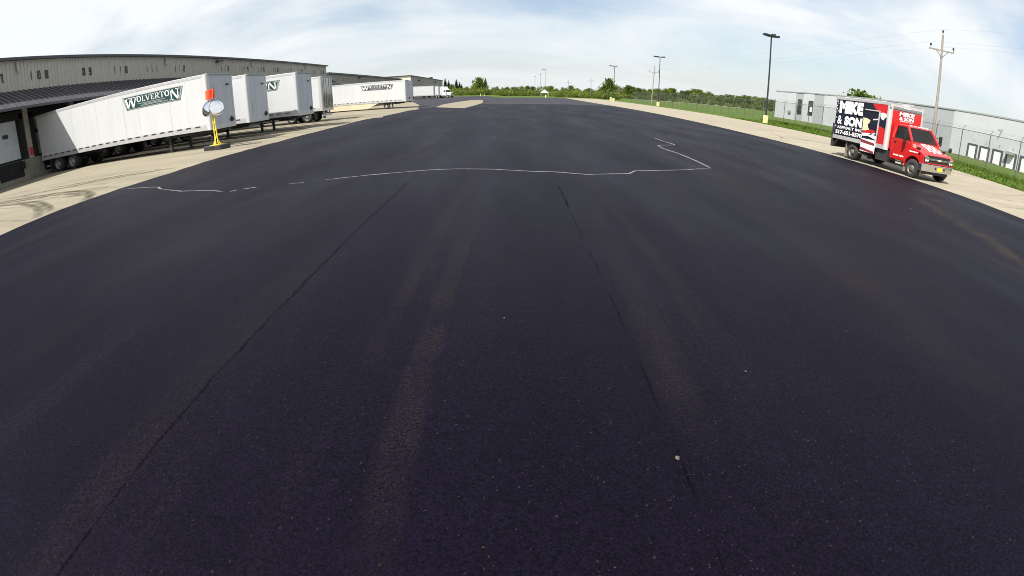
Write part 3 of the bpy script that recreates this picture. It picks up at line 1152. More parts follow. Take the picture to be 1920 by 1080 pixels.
# dock pits: concrete base wall, columns, black seals, doors
mb = MB()
mb.box(WX-.02, WX+.45, Y0, Y1, .30, 1.78)
base = mb.build('dock_wall', CONCW, wa)
mb = MB()
mb.box(WX-.045, WX-.01, Y0, Y1, 1.78, 5.95)
mb.build('dock_recess', SEAL, wa)
for dy in [16.2, 20.3, 24.1, 28.6, 32.6, 36.6, 40.7, 44.8, 48.8, 53.2, 57.3, 61.3, 65.4, 69.3, 73.9, 78.0]:
    mb = MB()
    mb.box(WX-.005, WX+.03, dy-1.25, dy+1.28, 1.9, 4.35)
    dr = mb.build('dock_door', DOORW, wa, bevel=.008)
    mb = MB()
    for kz in (2.4, 2.9, 3.78):
        mb.box(WX+.03, WX+.034, dy-1.24, dy+1.27, kz, kz+.012)
    mb.build('panel_groove', GREYP, dr)
    for ky in (dy+.25, dy-.75):
        mb = MB()
        mb.prism([(ky-.22+a, 3.32+b) for a, b in ((0, .06), (.06, 0), (.44, 0), (.5, .06), (.5, .20), (.44, .26), (.06, .26), (0, .20))], 'x', WX+.03, WX+.042)
        mb.build('window', GLASSD, dr)
    mb = MB()
    for s0, s1 in ((dy-1.72, dy-1.25), (dy+1.29, dy+1.62)):
        mb.box(WX-.01, WX+.42, s0, s1, 1.8, 4.75)
    mb.box(WX-.01, WX+.42, dy-1.72, dy+1.62, 4.36, 4.9)
    mb.build('dock_seal', SEAL, wa, bevel=.03)
    for s in (-.95, .98):
        mb = MB()
        mb.box(WX+.45, WX+.58, dy+s-.16, dy+s+.16, 1.25, 1.7)
        mb.build('dock_bumper', SEAL, wa, bevel=.02)
    mb = MB()
    mb.box(WX+.45, WX+.47, dy-1.0, dy+1.0, .75, 1.77)
    mb.build('leveler_pit', SEAL, wa)
for cy in [18.3, 22.2, 26.4, 30.6, 34.6, 38.6, 42.8, 46.8, 51.0, 55.2, 59.3, 63.4, 67.4, 71.6, 76.0]:
    mb = MB()
    mb.box(WX+.02, WX+.44, cy-.2, cy+.2, 1.78, 5.3)
    cl = mb.build('dock_column', COLUMN, wa, bevel=.01)
    mb = MB()
    mb.box(WX+.44, WX+.45, cy-.15, cy+.19, 1.95, 2.45)
    mb.build('sign_plate', REDS, cl)

wb = thing('warehouse', (0, 0, 0), 'lower beige warehouse with row of small numbers joined beyond the tall one', 'warehouse')
mb = MB()
mb.box(-72, WX, 80.5, 138, .45, 6.95)
mb.build('wall', SIDING, wb)
mb = MB()
for i in range(190):
    y = 80.7+i*.3
    mb.box(WX, WX+.035, y, y+.07, 5.4, 6.9)
mb.build('siding_ribs', SIDING, wb)
mb = MB()
mb.box(-73, WX+.25, 80.5, 138.2, 6.96, 7.16)
rf = mb.build('roof', ROOFM, wb)
mb = MB()
mb.box(WX+.251, WX+.36, 80.5, 138.2, 6.90, 7.165)
mb.build('eave_gutter', TRIM, rf)
mb = MB()
mb.hexa([(WX, 81, 5.1), (WX+2.7, 81, 4.2), (WX+2.7, 138, 4.2), (WX, 138, 5.1)], [(WX, 81, 5.2), (WX+2.7, 81, 4.3), (WX+2.7, 138, 4.3), (WX, 138, 5.2)])
mb.build('canopy', CANOPY, wb)
for k in range(12):
    y = 85.4+k*3.0
    digits(wb, '%d' % (121+k), y, 6.0, .36, .55)
mb = MB()
mb.box(WX+.04, WX+.5, 97.8, 98.6, 6.5, 6.75)
mb.build('wall_light', TRIM, wb)
for k in range(10):
    y = 86+k*5
    mb = MB()
    mb.box(WX+.01, WX+.05, y-1.3, y+1.3, 1.8, 4.1)
    mb.build('dock_door', DOORW, wb)

wc = thing('warehouse', (0, 0, 0), 'far cream-ended grey warehouse past the end of the dock row', 'warehouse')
mb = MB()
mb.box(-100, -38, 185, 272, .6, 9.75)
mb.build('wall', SIDING, wc)
mb = MB()
mb.box(-99.9, -38.02, 184.93, 184.995, .6, 9.7)
mb.build('end_wall', SIDING_L, wc)
mb = MB()
mb.box(-100.3, -37.7, 184.6, 272.3, 9.76, 10.05)
rf = mb.build('roof', TRIM, wc)
mb = MB()
mb.box(-41, -39.5, 246, 247.5, 10.06, 11.2)
mb.build('roof_vent', TRIM, rf)
for y in (200, 243):
    mb = MB()
    mb.box(-37.97, -37.2, y, y+1.2, 8.2, 8.7)
    mb.build('wall_light', TRIM, wc)
mb = MB()
for i in range(100):
    mb.box(-37.999, -37.95, 185.4+i*.86, 185.5+i*.86, .8, 9.7)
mb.build('siding_ribs', SIDING, wc)
mb = MB()
mb.box(-37.99, -37.90, 247, 252, 5.2, 7.2)
mb.build('louvre', GREYP, wc)


# ------------------------------------------------------------------ trailers
def wheel(parent, x, y, z, r, w, side, rim):
    """side -1: dish faces -Y"""
    mb_ = MB()
    pr = [(r*.60, -w/2), (r*.86, -w/2), (r*.965, -w*.40), (r, -w*.28), (r, w*.28), (r*.965, w*.40), (r*.86, w/2), (r*.60, w/2)]
    mb_.lathe(pr, (x, y, z), 'y', 28)
    t = mb_.build('wheel', RUBBER, parent)
    mb_ = MB()
    s = side
    f = y+s*w/2
    mb_.lathe([(r*.60, f), (r*.62, f-s*.012), (r*.55, f-s*.03), (r*.50, f-s*w*.30), (r*.30, f-s*w*.22), (r*.26, f-s*w*.04), (r*.14, f-s*w*.01), (.001, f-s*w*.01)],
              (x, 0, z), 'y', 24)
    rm = mb_.build('rim', rim, t)
    mb_ = MB()
    for k in range(8):
        a = 2*PI*k/8
        mb_.tube((x+r*.40*math.cos(a), f-s*w*.27, z+r*.40*math.sin(a)), (x+r*.40*math.cos(a), f-s*w*.235, z+r*.40*math.sin(a)), r*.055, n=6)
    mb_.build('hand_hole', CHASSIS, t)['kind'] = 'stuff'
    return t


def trailer(x, y, label, L=14.6, ground_z=None, paint=W_PAINT, nose=W_NOSE, logo_at=None, lean=True, detail=True, skirt=False,
            rear_out=False, rims=RIM_W, group='white dry van trailers backed to the docks', gray_logo=0, rz=0):
    """origin at the foot of the end facing the yard, centre line; body runs to -X, near side faces -Y"""
    gz = zg(x, y) if ground_z is None else ground_z
    t = thing('semi_trailer', (x, y, gz), label, 'trailer', group, rz)
    z0, z1, hw = .93, 3.88, 1.29
    # side sheets
    n = 12
    sw = (L-.5)/n
    mb_ = MB()
    mb_.box(0, sw-.006, -.012, .012, z0+.28, z1-.16)
    mb_.box(sw-.05, sw-.002, -.016, -.012, z0+.28, z1-.16)
    s0 = mb_.build('side_panel', paint, t)
    s0.location = (-L+.2, -hw, 0)
    for k in range(1, n):
        c = link('side_panel', s0.data, t, (-L+.2+k*sw, -hw+R.uniform(-.0015, .0015), 0))
    mb_ = MB()
    mb_.box(-L+.05, -.12, -hw+.02, hw, z0+.1, z1-.04)
    mb_.build('body', paint, t)
    mb_ = MB()
    mb_.box(-L, -.30, -hw-.02, -hw+.03, z1-.17, z1)
    mb_.build('top_rail', RAIL, t, bevel=.015)
    mb_ = MB()
    mb_.box(-L, -.30, -hw-.025, -hw+.03, z0, z0+.27)
    br = mb_.build('bottom_rail', RAIL, t, bevel=.012)
    if detail:
        mb_ = MB()
        for k in range(22):
            xx = -L+.25+k*(L-.7)/22
            mb_.box(xx, xx+.34, -hw-.030, -hw-.025, z0+.205, z0+.272)
        mb_.build('reflective_tape', TRIM, br)['kind'] = 'stuff'
    mb_ = MB()
    mb_.box(-L, -.05, -hw+.03, hw, z1-.04, z1+.01)
    mb_.build('roof', paint, t)
    # yard-side end: rounded corner posts and the face
    end = rear_out
    mb_ = MB()
    q = [(-.30, -hw-.02)]
    for k in range(7):
        a = k/6*PI/2
        q.append((-.14+.14*math.sin(a), -hw+.12-.14*math.cos(a)))
    q += [(-.0, -hw+.2), (-.30, -hw+.2)]
    mb_.prism(q, 'z', z0, z1+.008)
    mb_.build('corner_post', RAIL if end else paint, t)
    mb_ = MB()
    mb_.prism([(a, -b) for a, b in q][::-1], 'z', z0, z1+.008)
    mb_.build('corner_post', RAIL if end else paint, t)
    mb_ = MB()
    mb_.box(-.12, -.012, -hw+.19, hw-.19, z0+.02, z1-.02)
    face = mb_.build('nose_panel' if not end else 'rear_frame', nose if not end else RAIL, t)
    mb_ = MB()
    mb_.box(-.20, .02, -hw+.03, hw-.03, z1-.07, z1+.03)
    mb_.build('roof_cap', GREYP, t, bevel=.02)
    mb_ = MB()
    mb_.box(-.2, .012, -hw+.1, hw-.1, z0-.02, z0+.2)
    mb_.build('end_sill', RAIL, t, bevel=.01)
    if not end:
        if detail:
            mb_ = MB()
            mb_.box(-.012, .055, .62, .98, z0+.34, z0+.47)
            mb_.box(-.012, .08, .72, .80, z0+.28, z0+.56)
            mb_.build('air_coupling', BLACKPL, face, bevel=.01)
            mb_ = MB()
            mb_.box(-.012, .03, .5, .78, z1-.62, z1-.54)
            mb_.build('number_plate', BLACKPL, face)
            mb_ = MB()
            for yy in (-.3, .3):
                mb_.box(-.012, -.004, yy-.012, yy+.012, z0+.25, z1-.1)
            mb_.build('panel_seam', RAIL, face)
            mb_ = MB()
            for k in range(5):
                mb_.box(-.012, -.006, -.95, -.95+.1+.05*(k % 2), z0+.55+k*.14, z0+.60+k*.14)
            mb_.build('unit_marking', GREYP, face)['kind'] = 'stuff'
    else:
        for s in (-1, 1):
            mb_ = MB()
            mb_.box(-.012, .03, min(s*.01, s*1.12), max(s*.01, s*1.12), z0+.22, z1-.14)
            d = mb_.build('rear_door', STAINLESS, t, bevel=.01)
            mb_ = MB()
            for yy in (.35, .85):
                mb_.tube((.05, s*yy, z0+.2), (.05, s*yy, z1-.12), .018, n=8)
            mb_.build('lock_rod', RAIL, d)
        mb_ = MB()
        mb_.box(-.25, -.12, -1.1, 1.1, .45, .57)
        for yy in (-.7, .7):
            mb_.box(-.25, -.15, yy-.06, yy+.06, .57, z0+.02)
        mb_.build('rear_bumper', RAIL, t)
    # underside
    mb_ = MB()
    for k in range(24):
        xx = -L+.4+k*(L-.8)/24
        mb_.box(xx, xx+.07, -hw+.06, hw-.06, z0-.02, z0+.1)
    mb_.box(-L+.2, -.3, -hw+.04, hw-.04, z0+.099, z0+.12)
    mb_.build('floor_frame', CHASSIS, t)
    sx = -1 if not rear_out else 1
    off = (lambda d: -d) if not rear_out else (lambda d: -L+d)     # distance from the nose
    mb_ = MB()
    mb_.box(min(off(.3), off(3.1)), max(off(.3), off(3.1)), -.95, .95, z0-.16, z0-.021)
    mb_.box(min(off(1.2), off(2.0)), max(off(1.2), off(2.0)), -.5, .5, z0-.30, z0-.16)
    mb_.build('coupler_plate', CHASSIS, t)
    for s in (-1, 1):
        mb_ = MB()
        xl = off(3.2)
        mb_.box(xl-.075, xl+.075, s*.93-.075, s*.93+.075, .10, z0+.05)
        lg = mb_.build('landing_leg', CHASSIS, t, bevel=.01)
        mb_ = MB()
        mb_.box(xl-.16, xl+.16, s*.93-.13, s*.93+.13, 0, .06)
        mb_.box(xl-.05, xl+.05, s*.93-.05, s*.93+.05, .06, .11)
        mb_.build('foot', CHASSIS, lg)
    mb_ = MB()
    xl = off(3.2)
    mb_.bar((xl, -.9, .58), (xl, .9, .58), .05, .05)
    mb_.bar((xl, -.9, .35), (xl, .0, z0), .04, .04)
    mb_.bar((xl, .9, .35), (xl, .0, z0), .04, .04)
    for s in (-1, 1):
        mb_.bar((xl, s*.93, .45), (xl+sx*.9, s*.7, z0), .05, .05)
    mb_.build('leg_brace', CHASSIS, t)
    mb_ = MB()
    xa, xb = off(11.5), off(13.0)
    for s in (-1, 1):
        mb_.bar((off(9.0), s*.5, z0-.08), (off(14.2 if L > 14 else L-.4), s*.5, z0-.08), .12, .18)
        mb_.bar((off(10.9), s*.5, .62), (off(13.7), s*.5, .62), .10, .14)
    for xx in (xa, xb):
        mb_.tube((xx, -1.1, .5), (xx, 1.1, .5), .07, n=8)
        for s in (-1, 1):
            mb_.bar((xx, s*.5, .5), (xx, s*.5, z0), .2, .2)
    mb_.build('axle_bogie', CHASSIS, t)
    for xx in (xa, xb):
        for s in (-1, 1):
            wheel(t, xx, s*1.0, .5, .5, .52, s, rims)
    for s in (-1, 1):
        mb_ = MB()
        xx = off(13.75)
        mb_.box(xx-.01, xx+.01, s*.98-.3, s*.98+.3, .22, z0)
        mb_.build('mud_flap', CHASSIS, t)
    if not rear_out:
        mb_ = MB()
        mb_.box(-L+.15, -L+.27, -1.1, 1.1, .45, .57)
        for yy in (-.7, .7):
            mb_.box(-L+.16, -L+.26, yy-.06, yy+.06, .57, z0+.02)
        mb_.build('rear_bumper', RAIL, t)
    if skirt:
        mb_ = MB()
        mb_.add([(-L+.4, -hw+.005, .18), (-5.6, -hw+.005, .18), (-3.9, -hw+.005, z0+.02), (-L+.4, -hw+.005, z0+.02),
                 (-L+.4, -hw+.035, .18), (-5.6, -hw+.035, .18), (-3.9, -hw+.035, z0+.02), (-L+.4, -hw+.035, z0+.02)],
                [(0, 1, 2, 3), (7, 6, 5, 4), (0, 4, 5, 1), (1, 5, 6, 2), (3, 7, 4, 0)])
        mb_.build('side_skirt', SKIRT, t)
    if logo_at:
        logo(t, logo_at[0], logo_at[1], logo_at[2], logo_at[3], -hw-.02, gray_logo)
    return t


trailer(-15.6, 24.0, 'white trailer with green logo banner, backed to the dock below number 108', logo_at=(-6.15, -1.62, 2.79, 3.52))
trailer(-15.85, 28.62, 'plain white trailer standing between the two green-logo trailers')
trailer(-14.3, 32.6, 'greyish white trailer with green logo half hidden behind the plain trailer', paint=W_PAINT2, logo_at=(-6.0, -1.28, 2.83, 3.50))
trailer(-16.0, 41.3, 'trailer parked nose-in with mirror-bright stainless rear doors facing the yard', rear_out=True)
trailer(-14.4, 67.85, 'white trailer with grey logo banner and cream side skirt', skirt=True, logo_at=(-6.45, -1.72, 2.75, 3.46), gray_logo=1)
trailer(-14.7, 71.95, 'plain white trailer tucked right behind the skirted trailer')
trailer(-23.0, 146.5, 'far white trailer, first of the group before the cream-ended warehouse', ground_z=.93, detail=False, group='far trailers')
trailer(-23.2, 158, 'far white trailer between the first far one and the parked tractor unit', ground_z=.93, detail=False, group='far trailers')

# far tractor and its trailer
trailer(-23.4, 171, 'far white trailer coupled behind the white tractor unit', ground_z=.93, detail=False, group='far trailers')
tr = thing('tractor_unit', (-22.2, 166.0, .93), 'white long-nose tractor unit standing before the far trailers', 'truck', rz=math.radians(-38))
# local: nose towards +X
mb = MB()
mb.prism([(-.9, .7), (1.35, .7), (1.35, 1.85), (.95, 2.75), (.3, 3.0), (-.2, 3.75), (-.9, 3.85)], 'y', -1.15, 1.15)
cabm = mb.build('cab', W_PAINT, tr, bevel=.06)
mb = MB()
mb.hexa([(1.3, -.85, .75), (3.0, -.72, .75), (3.0, .72, .75), (1.3, .85, .75)], [(1.3, -.8, 1.9), (2.9, -.62, 1.55), (2.9, .62, 1.55), (1.3, .8, 1.9)])
mb.build('hood', W_PAINT, tr, bevel=.06)
mb = MB()
mb.add([(1.36, -1.0, 1.95), (1.36, 1.0, 1.95), (.99, .95, 2.7), (.99, -.95, 2.7)], [(0, 1, 2, 3)])
mb.build('windscreen', GLASSD, tr)
mb = MB()
mb.box(.2, 1.05, -1.165, -1.152, 1.95, 2.55)
mb.build('side_window', GLASSD, tr)
mb = MB()
mb.box(3.0, 3.2, -1.1, 1.1, .45, .85)
mb.build('bumper', CHROME, tr, bevel=.03)
mb = MB()
mb.box(2.96, 3.02, -.5, .5, .9, 1.5)
mb.build('grille', CHROME, tr)
mb = MB()
mb.tube((-1.1, -.95, .9), (-1.1, -.95, 4.2), .09)
mb.build('exhaust_stack', CHROME, tr)
mb = MB()
mb.box(-4.0, 1.4, -.45, .45, .55, .85)
mb.build('chassis_frame', CHASSIS, tr)
mb = MB()
mb.box(-.6, 1.0, -1.2, -.75, .45, .95)
mb.build('fuel_tank', CHROME, tr, bevel=.08)
for xx in (2.1, -2.2, -3.4):
    for s in (-1, 1):
        wheel(tr, xx, s*.98, .5, .5, .34 if xx > 0 else .5, s, RIM_W)

# ------------------------------------------------------------------ mirror stand
ms = thing('mirror_stand', (-14.35, 21.15, zg(-14.35, 21.15)), 'yellow traffic mirror stand with two domes and orange flags on black base', 'mirror stand', rz=math.radians(-8))
mb = MB()
mb.prism([(-.55, -.42), (.5, -.42), (.58, -.34), (.58, .34), (.5, .42), (-.55, .42), (-.63, .34), (-.63, -.34)], 'z', .0, .22)
mb.build('rubber_base', CHASSIS, ms, bevel=.025)
mb = MB()
mb.box(-.1, .12, -.432, -.42, .02, .2)
mb.build('base_joint', SEAL, ms)
mb = MB()
mb.prism([(-.28, -.25), (.28, -.25), (.28, .25), (-.28, .25)], 'z', .22, .24)
for s in (-1, 1):
    mb.add([(s*.27, -.02, .24), (s*.27, .02, .24), (s*.03, .02, .60), (s*.03, -.02, .60)], [(0, 1, 2, 3)])
    mb.add([(-.02, s*.24, .24), (.02, s*.24, .24), (.02, s*.03, .60), (-.02, s*.03, .60)], [(0, 1, 2, 3)])
mb.build('foot_plate', YELLOW, ms)
for s in (-1, 1):
    mb = MB()
    mb.tube((s*.09, 0, .24), (s*.045-.03, 0, 2.0), .032, n=10)
    mb.build('post', YELLOW, ms)
for zz in (.6, .95, 1.3, 1.65):
    mb = MB()
    mb.bar((-.09, 0, zz), (.08, 0, zz+.02), .03, .04)
    mb.build('post_rung', YELLOW, ms)
mb = MB()
mb.bar((-.03, 0, 1.95), (-.03, 0, 2.35), .05, .05)
mb.build('flag_socket', YELLOW, ms)


def dome(px, py, pz, r, dirx, diry, dirz):
    d = Vector((dirx, diry, dirz)).normalized()
    mb_ = MB()
    prof = [(r*math.sin(a), r*.17*math.cos(a)) for a in [PI/2*(1-k/8) for k in range(9)]]
    mb_.lathe([(max(.001, p), q_) for p, q_ in prof], n=28)
    rot = d.to_track_quat('Z', 'Y').to_matrix()
    mb_.v = [tuple(rot @ Vector(v)+Vector((px, py, pz))) for v in mb_.v]
    m_ = mb_.build('mirror', MIRROR, ms)
    mb_ = MB()
    mb_.lathe([(r*1.03, .015), (r*1.03, -.02), (r*.6, -.06), (.001, -.08)], n=28)
    mb_.v = [tuple(rot @ Vector(v)+Vector((px, py, pz))) for v in mb_.v]
    mb_.build('mirror_back', MIRRORB, m_)


dome(-.33, -.05, 2.02, .38, -.10, -1, .30)
dome(.26, -.02, 2.02, .38, .55, -1, .24)
mb = MB()
mb.bar((-.33, .02, 2.02), (.24, .04, 2.02), .04, .04)
mb.build('cross_arm', YELLOW, ms)
for k, (x0, tilt) in enumerate(((-.02, .05), (.10, .12))):
    mb = MB()
    mb.tube((x0-.02, .02, 2.3), (x0+tilt, .02, 3.25), .009, n=6)
    st = mb.build('flag_staff', CHASSIS, ms)
    mb = MB()
    n = 8
    for i in range(n+1):
        u = i/n
        for j in range(4):
            w_ = j/3
            px = x0+tilt*(.45+.45*w_)-u*(.48 if k == 0 else .28)
            py = .02+.05*math.sin(u*7+k*2+w_)
            pz = 2.52+w_*.46-.06*u*(1+.5*math.sin(u*3))
            mb.v.append((px, py, pz))
    for i in range(n):
        for j in range(3):
            mb.f.append((i*4+j, i*4+j+1, i*4+5+j, i*4+4+j))
            mb.m.append(0)
            mb.sm.append(True)
    mb.build('flag', ORANGE, st)

# ------------------------------------------------------------------ box truck
OX, OY = 18.78, 20.0
tk = thing('box_truck', (OX, OY, 0), 'red paving company box truck with painted body parked on the concrete strip', 'truck')
T = lambda y: y-OY                     # lot y -> truck y
bx0, bx1 = -1.18, 1.18
yb0, yb1 = T(18.93), T(23.3)
# cargo box
mb = MB()
mb.box(bx0+.012, bx1-.012, yb0+.012, yb1, 1.02, 3.16)
cbox = mb.build('cargo_box', ALUW, tk)
for xa_, xb_ in ((bx0-.02, bx0+.05), (bx1-.05, bx1+.02)):
    mb = MB()
    mb.box(xa_, xb_, yb0+.10, yb1+.02, 3.05, 3.20)
    mb.build('top_rail', ALU, tk, bevel=.015)
    mb = MB()
    mb.box(xa_, xb_, yb0+.10, yb1+.02, .93, 1.13)
    mb.build('bottom_rail', ALU, tk, bevel=.01)
mb = MB()
mb.box(bx0, bx1, yb0+.3, yb1, 3.17, 3.22)
mb.build('roof', ALUW, tk)
for s, x in ((-1, bx0), (1, bx1)):
    mb = MB()
    q = []
    for k in range(7):
        a = k/6*PI/2
        q.append((x-s*.10+s*.125*math.cos(a), yb0+.10-.125*math.sin(a)))
    q += [(x-s*.16, yb0-.02), (x-s*.16, yb0+.18), (x+s*.02, yb0+.18)]
    mb.prism(q if s > 0 else q[::-1], 'z', .93, 3.06)
    mb.build('corner_post', ALUW, tk)
# rounded front top
mb = MB()
q = [(yb0+.32, 3.225)] + [(yb0+.30-.32*math.sin(k/8*PI/2), 2.92+.30*math.cos(k/8*PI/2)) for k in range(9)] + [(yb0+.05, 2.86), (yb0+.32, 2.86)]
mb.prism(q, 'x', bx0-.004, bx1+.004)
mb.build('nose_cap', mat('dull grey aluminium', (.15, .155, .165), .55, .2, var=.08), tk)
# front face
mb = MB()
mb.box(bx0+.14, bx1-.14, yb0-.004, yb0+.02, 1.02, 2.86)
ff = mb.build('front_panel', REDVINYL, tk)
mb = MB()
put_text(mb, 'MIKE', .20, (-.02, yb0-.010, 2.745), (1, 0, 0), (0, 0, 1), width=1.05, bold=.05)
put_text(mb, '& SON', .17, (-.02, yb0-.010, 2.535), (1, 0, 0), (0, 0, 1), width=1.02, bold=.05)
put_text(mb, 'ASPHALT INC', .055, (-.02, yb0-.010, 2.41), (1, 0, 0), (0, 0, 1), width=.95, bold=.02)
mb.build('front_lettering', WPRINT, ff)
mb = MB()
put_text(mb, 'MIKE', .22, (-.0, yb0-.007, 2.74), (1, 0, 0), (0, 0, 1), width=1.09, bold=.06)
put_text(mb, '& SON', .19, (-.0, yb0-.007, 2.53), (1, 0, 0), (0, 0, 1), width=1.06, bold=.06)
mb.build('front_letter_shadow', BLACKP, ff)
mb = MB()
for k in range(2, 6):
    a0, a1 = k/8*PI/2, (k+1)/8*PI/2
    mb.add([(x_, yb0+.30-.326*math.sin(a_), 2.92+.306*math.cos(a_)) for x_, a_ in ((-.28, a1), (.22, a1), (.22, a0), (-.28, a0))], [(0, 1, 2, 3)])
mb.build('nose_decal', WPRINT, tk)
# painted near side: layered vinyl on the -X face
SX = bx0-.002


def vinyl(name, m, polys, layer, parent=cbox):
    mb_ = MB()
    for pl in polys:
        mb_.add([(SX-.003*layer, T(y), z) for y, z in pl], [tuple(range(len(pl)))])
    return mb_.build(name, m, parent)


vinyl('side_vinyl', NAVY, [[(23.27, 1.13), (23.27, 3.05), (19.06, 3.05), (19.06, 1.13)]], 1)
arc = [(20.28, 3.05), (20.15, 2.92), (19.98, 2.79), (19.80, 2.70), (19.60, 2.645), (19.35, 2.62), (19.06, 2.60)]
vinyl('red_field', REDVINYL, [arc+[(19.06, 3.05)]], 2)
arc2 = [(19.70, 1.98), (19.45, 1.97), (19.22, 1.91), (19.06, 1.80)]
vinyl('red_field', REDVINYL, [arc2+[(19.06, 1.13), (19.62, 1.13), (19.58, 1.4), (19.62, 1.7)]], 2)
vinyl('eagle_head', WPRINT, [[(19.60, 2.62), (19.42, 2.66), (19.20, 2.63), (19.10, 2.56), (19.13, 2.47), (19.26, 2.40), (19.32, 2.30), (19.47, 2.33), (19.58, 2.44)]], 3)
vinyl('eagle_beak', TAN, [[(19.21, 2.60), (19.10, 2.57), (19.06, 2.50), (19.09, 2.44), (19.20, 2.49)]], 4)
vinyl('tan_figure', TAN, [[(20.92, 2.27), (20.62, 2.28), (20.30, 2.20), (20.36, 2.05), (20.48, 1.98), (20.40, 1.80), (20.28, 1.70), (20.48, 1.62), (20.90, 1.66)]], 3)
vinyl('stripe', REDVINYL, [[(20.8, 1.62), (20.2, 1.74), (19.85, 1.72), (19.85, 1.58), (20.3, 1.58), (20.8, 1.50)]], 4)
vinyl('stripe', WPRINT, [[(20.85, 1.50), (20.3, 1.56), (19.72, 1.46), (19.7, 1.28), (20.3, 1.40), (20.85, 1.36)]], 5)
vinyl('stripe', WPRINT, [[(20.1, 2.28), (19.72, 2.33), (19.72, 2.27), (20.1, 2.22)]], 5)
vinyl('stripe', WPRINT, [[(20.25, 1.50), (19.8, 1.62), (19.8, 1.56), (20.25, 1.46)]], 5)
# flag canton stars at the rear edge
st = []
for yy, zz, r in ((23.18, 2.95, .07), (23.2, 2.72, .06), (23.1, 2.84, .05), (23.19, 2.55, .07), (23.2, 2.36, .05), (23.17, 1.62, .07), (23.05, 2.44, .05), (23.2, 2.08, .05)):
    st.append([(yy+(r if k % 2 == 0 else r*.42)*math.sin(k*PI/5), zz+(r if k % 2 == 0 else r*.42)*math.cos(k*PI/5)) for k in range(10)])
for q in st:
    vinyl('star', WPRINT, [q], 2)
RD, UP = (0, -1, 0), (0, 0, 1)
X6 = SX-.018
mb = MB()
put_text(mb, 'MIKE', .66, (X6, T(21.96), 2.67), RD, UP, width=2.02, bold=.075)
put_text(mb, '&', .46, (X6, T(22.84), 1.97), RD, UP, width=.42, bold=.02)
put_text(mb, 'SON', .50, (X6, T(21.67), 1.96), RD, UP, width=1.50, bold=.07)
mb.build('side_lettering', WPRINT, cbox)
mb = MB()
put_text(mb, 'ASPHALT INC', .15, (X6, T(21.92), 1.58), RD, UP, width=2.2, bold=.04)
mb.build('side_lettering', WPRINT, cbox)
mb = MB()
put_text(mb, '517-651-5570', .22, (X6, T(21.96), 1.32), RD, UP, width=2.30, bold=.05)
mb.build('side_lettering', WPRINT, cbox)
mb = MB()
put_text(mb, 'MIKE', .74, (SX-.013, T(21.93), 2.655), RD, UP, width=2.14, bold=.13)
put_text(mb, 'SON', .57, (SX-.013, T(21.65), 1.95), RD, UP, width=1.60, bold=.13)
put_text(mb, '517-651-5570', .29, (SX-.013, T(21.96), 1.32), RD, UP, width=2.40, bold=.11)
mb.build('letter_shadow', BLACKP, cbox)
# side door with its drop-down lower leaf
mb = MB()
for a, b in (((20.76, 2.70), (19.64, 2.70)), ((19.64, 2.70), (19.68, 1.16))):
    mb.bar((SX-.028, T(a[0]), a[1]), (SX-.028, T(b[0]), b[1]), .05, .05)
fr = mb.build('side_door_frame', ALUW, tk)
mb = MB()
mb.box(SX-.06, SX-.022, T(19.68), T(20.79), .60, 1.24)
low = mb.build('drop_door', WPRINT, tk, bevel=.01)
for z0_, z1_ in ((.60, .70), (.98, 1.10)):
    mb = MB()
    mb.add([(SX-.064, T(20.78), z0_+.06), (SX-.064, T(19.70), z0_-.0), (SX-.064, T(19.70), z1_-.0), (SX-.064, T(20.78), z1_+.10)], [(0, 1, 2, 3)])
    mb.build('flag_stripe', mat('faded maroon', (.20, .02, .03), .5), low)
# frame, tank, step, flaps, lift gate
mb = MB()
for s in (-1, 1):
    mb.bar((s*.42, T(16.6), .62), (s*.42, T(23.2), .72), .08, .2)
mb.box(-1.0, 1.0, T(19.0), T(23.2), .82, 1.0)
mb.tube((-.9, T(21.56), .42), (.9, T(21.56), .42), .08)
mb.tube((-.9, T(17.1), .40), (.9, T(17.1), .40), .06)
mb.box(-1.08, -.45, T(18.85), T(19.7), .38, .92)
mb.box(-.9, .9, T(19.7), T(20.9), .5, .8)
mb.build('chassis_frame', CHASSIS, tk)
mb = MB()
mb.box(-1.07, -.72, T(17.75), T(18.80), .36, .42)
mb.box(-1.03, -.75, T(17.80), T(18.75), .52, .56)
mb.box(-1.0, -.96, T(17.8), T(17.86), .36, .62)
mb.box(-1.0, -.96, T(18.66), T(18.72), .36, .62)
mb.build('cab_step', BLACKPL, tk)
mb = MB()
mb.tube((-1.02, T(20.3), .40), (-1.02, T(21.1), .45), .05)
mb.build('exhaust_pipe', RIM_A, tk)
for s in (-1, 1):
    mb = MB()
    mb.box(s*.82-.30, s*.82+.30, T(22.12), T(22.14), .12, .95)
    mb.build('mud_flap', MUD, tk)
    mb = MB()
    mb.box(s*.88-.14, s*.88+.14, T(17.66), T(17.68), .18, .62)
    mb.build('mud_flap', MUD, tk)
mb = MB()
mb.box(-1.12, 1.12, T(23.32), T(23.40), .46, 1.0)
for s in (-1, 1):
    mb.box(s*1.1-.05, s*1.1+.05, T(23.3), T(23.48), .46, 1.75)
    mb.add([(s*1.1-.04, T(23.3), .46), (s*1.1+.04, T(23.3), .46), (s*1.1+.04, T(22.85), .92), (s*1.1-.04, T(22.85), .92),
            (s*1.1-.04, T(23.3), .56), (s*1.1+.04, T(23.3), .56), (s*1.1+.04, T(22.95), .92), (s*1.1-.04, T(22.95), .92)],
           [(0, 1, 2, 3), (7, 6, 5, 4), (0, 3, 7, 4), (1, 5, 6, 2)])
mb.build('lift_gate', CHASSIS, tk)


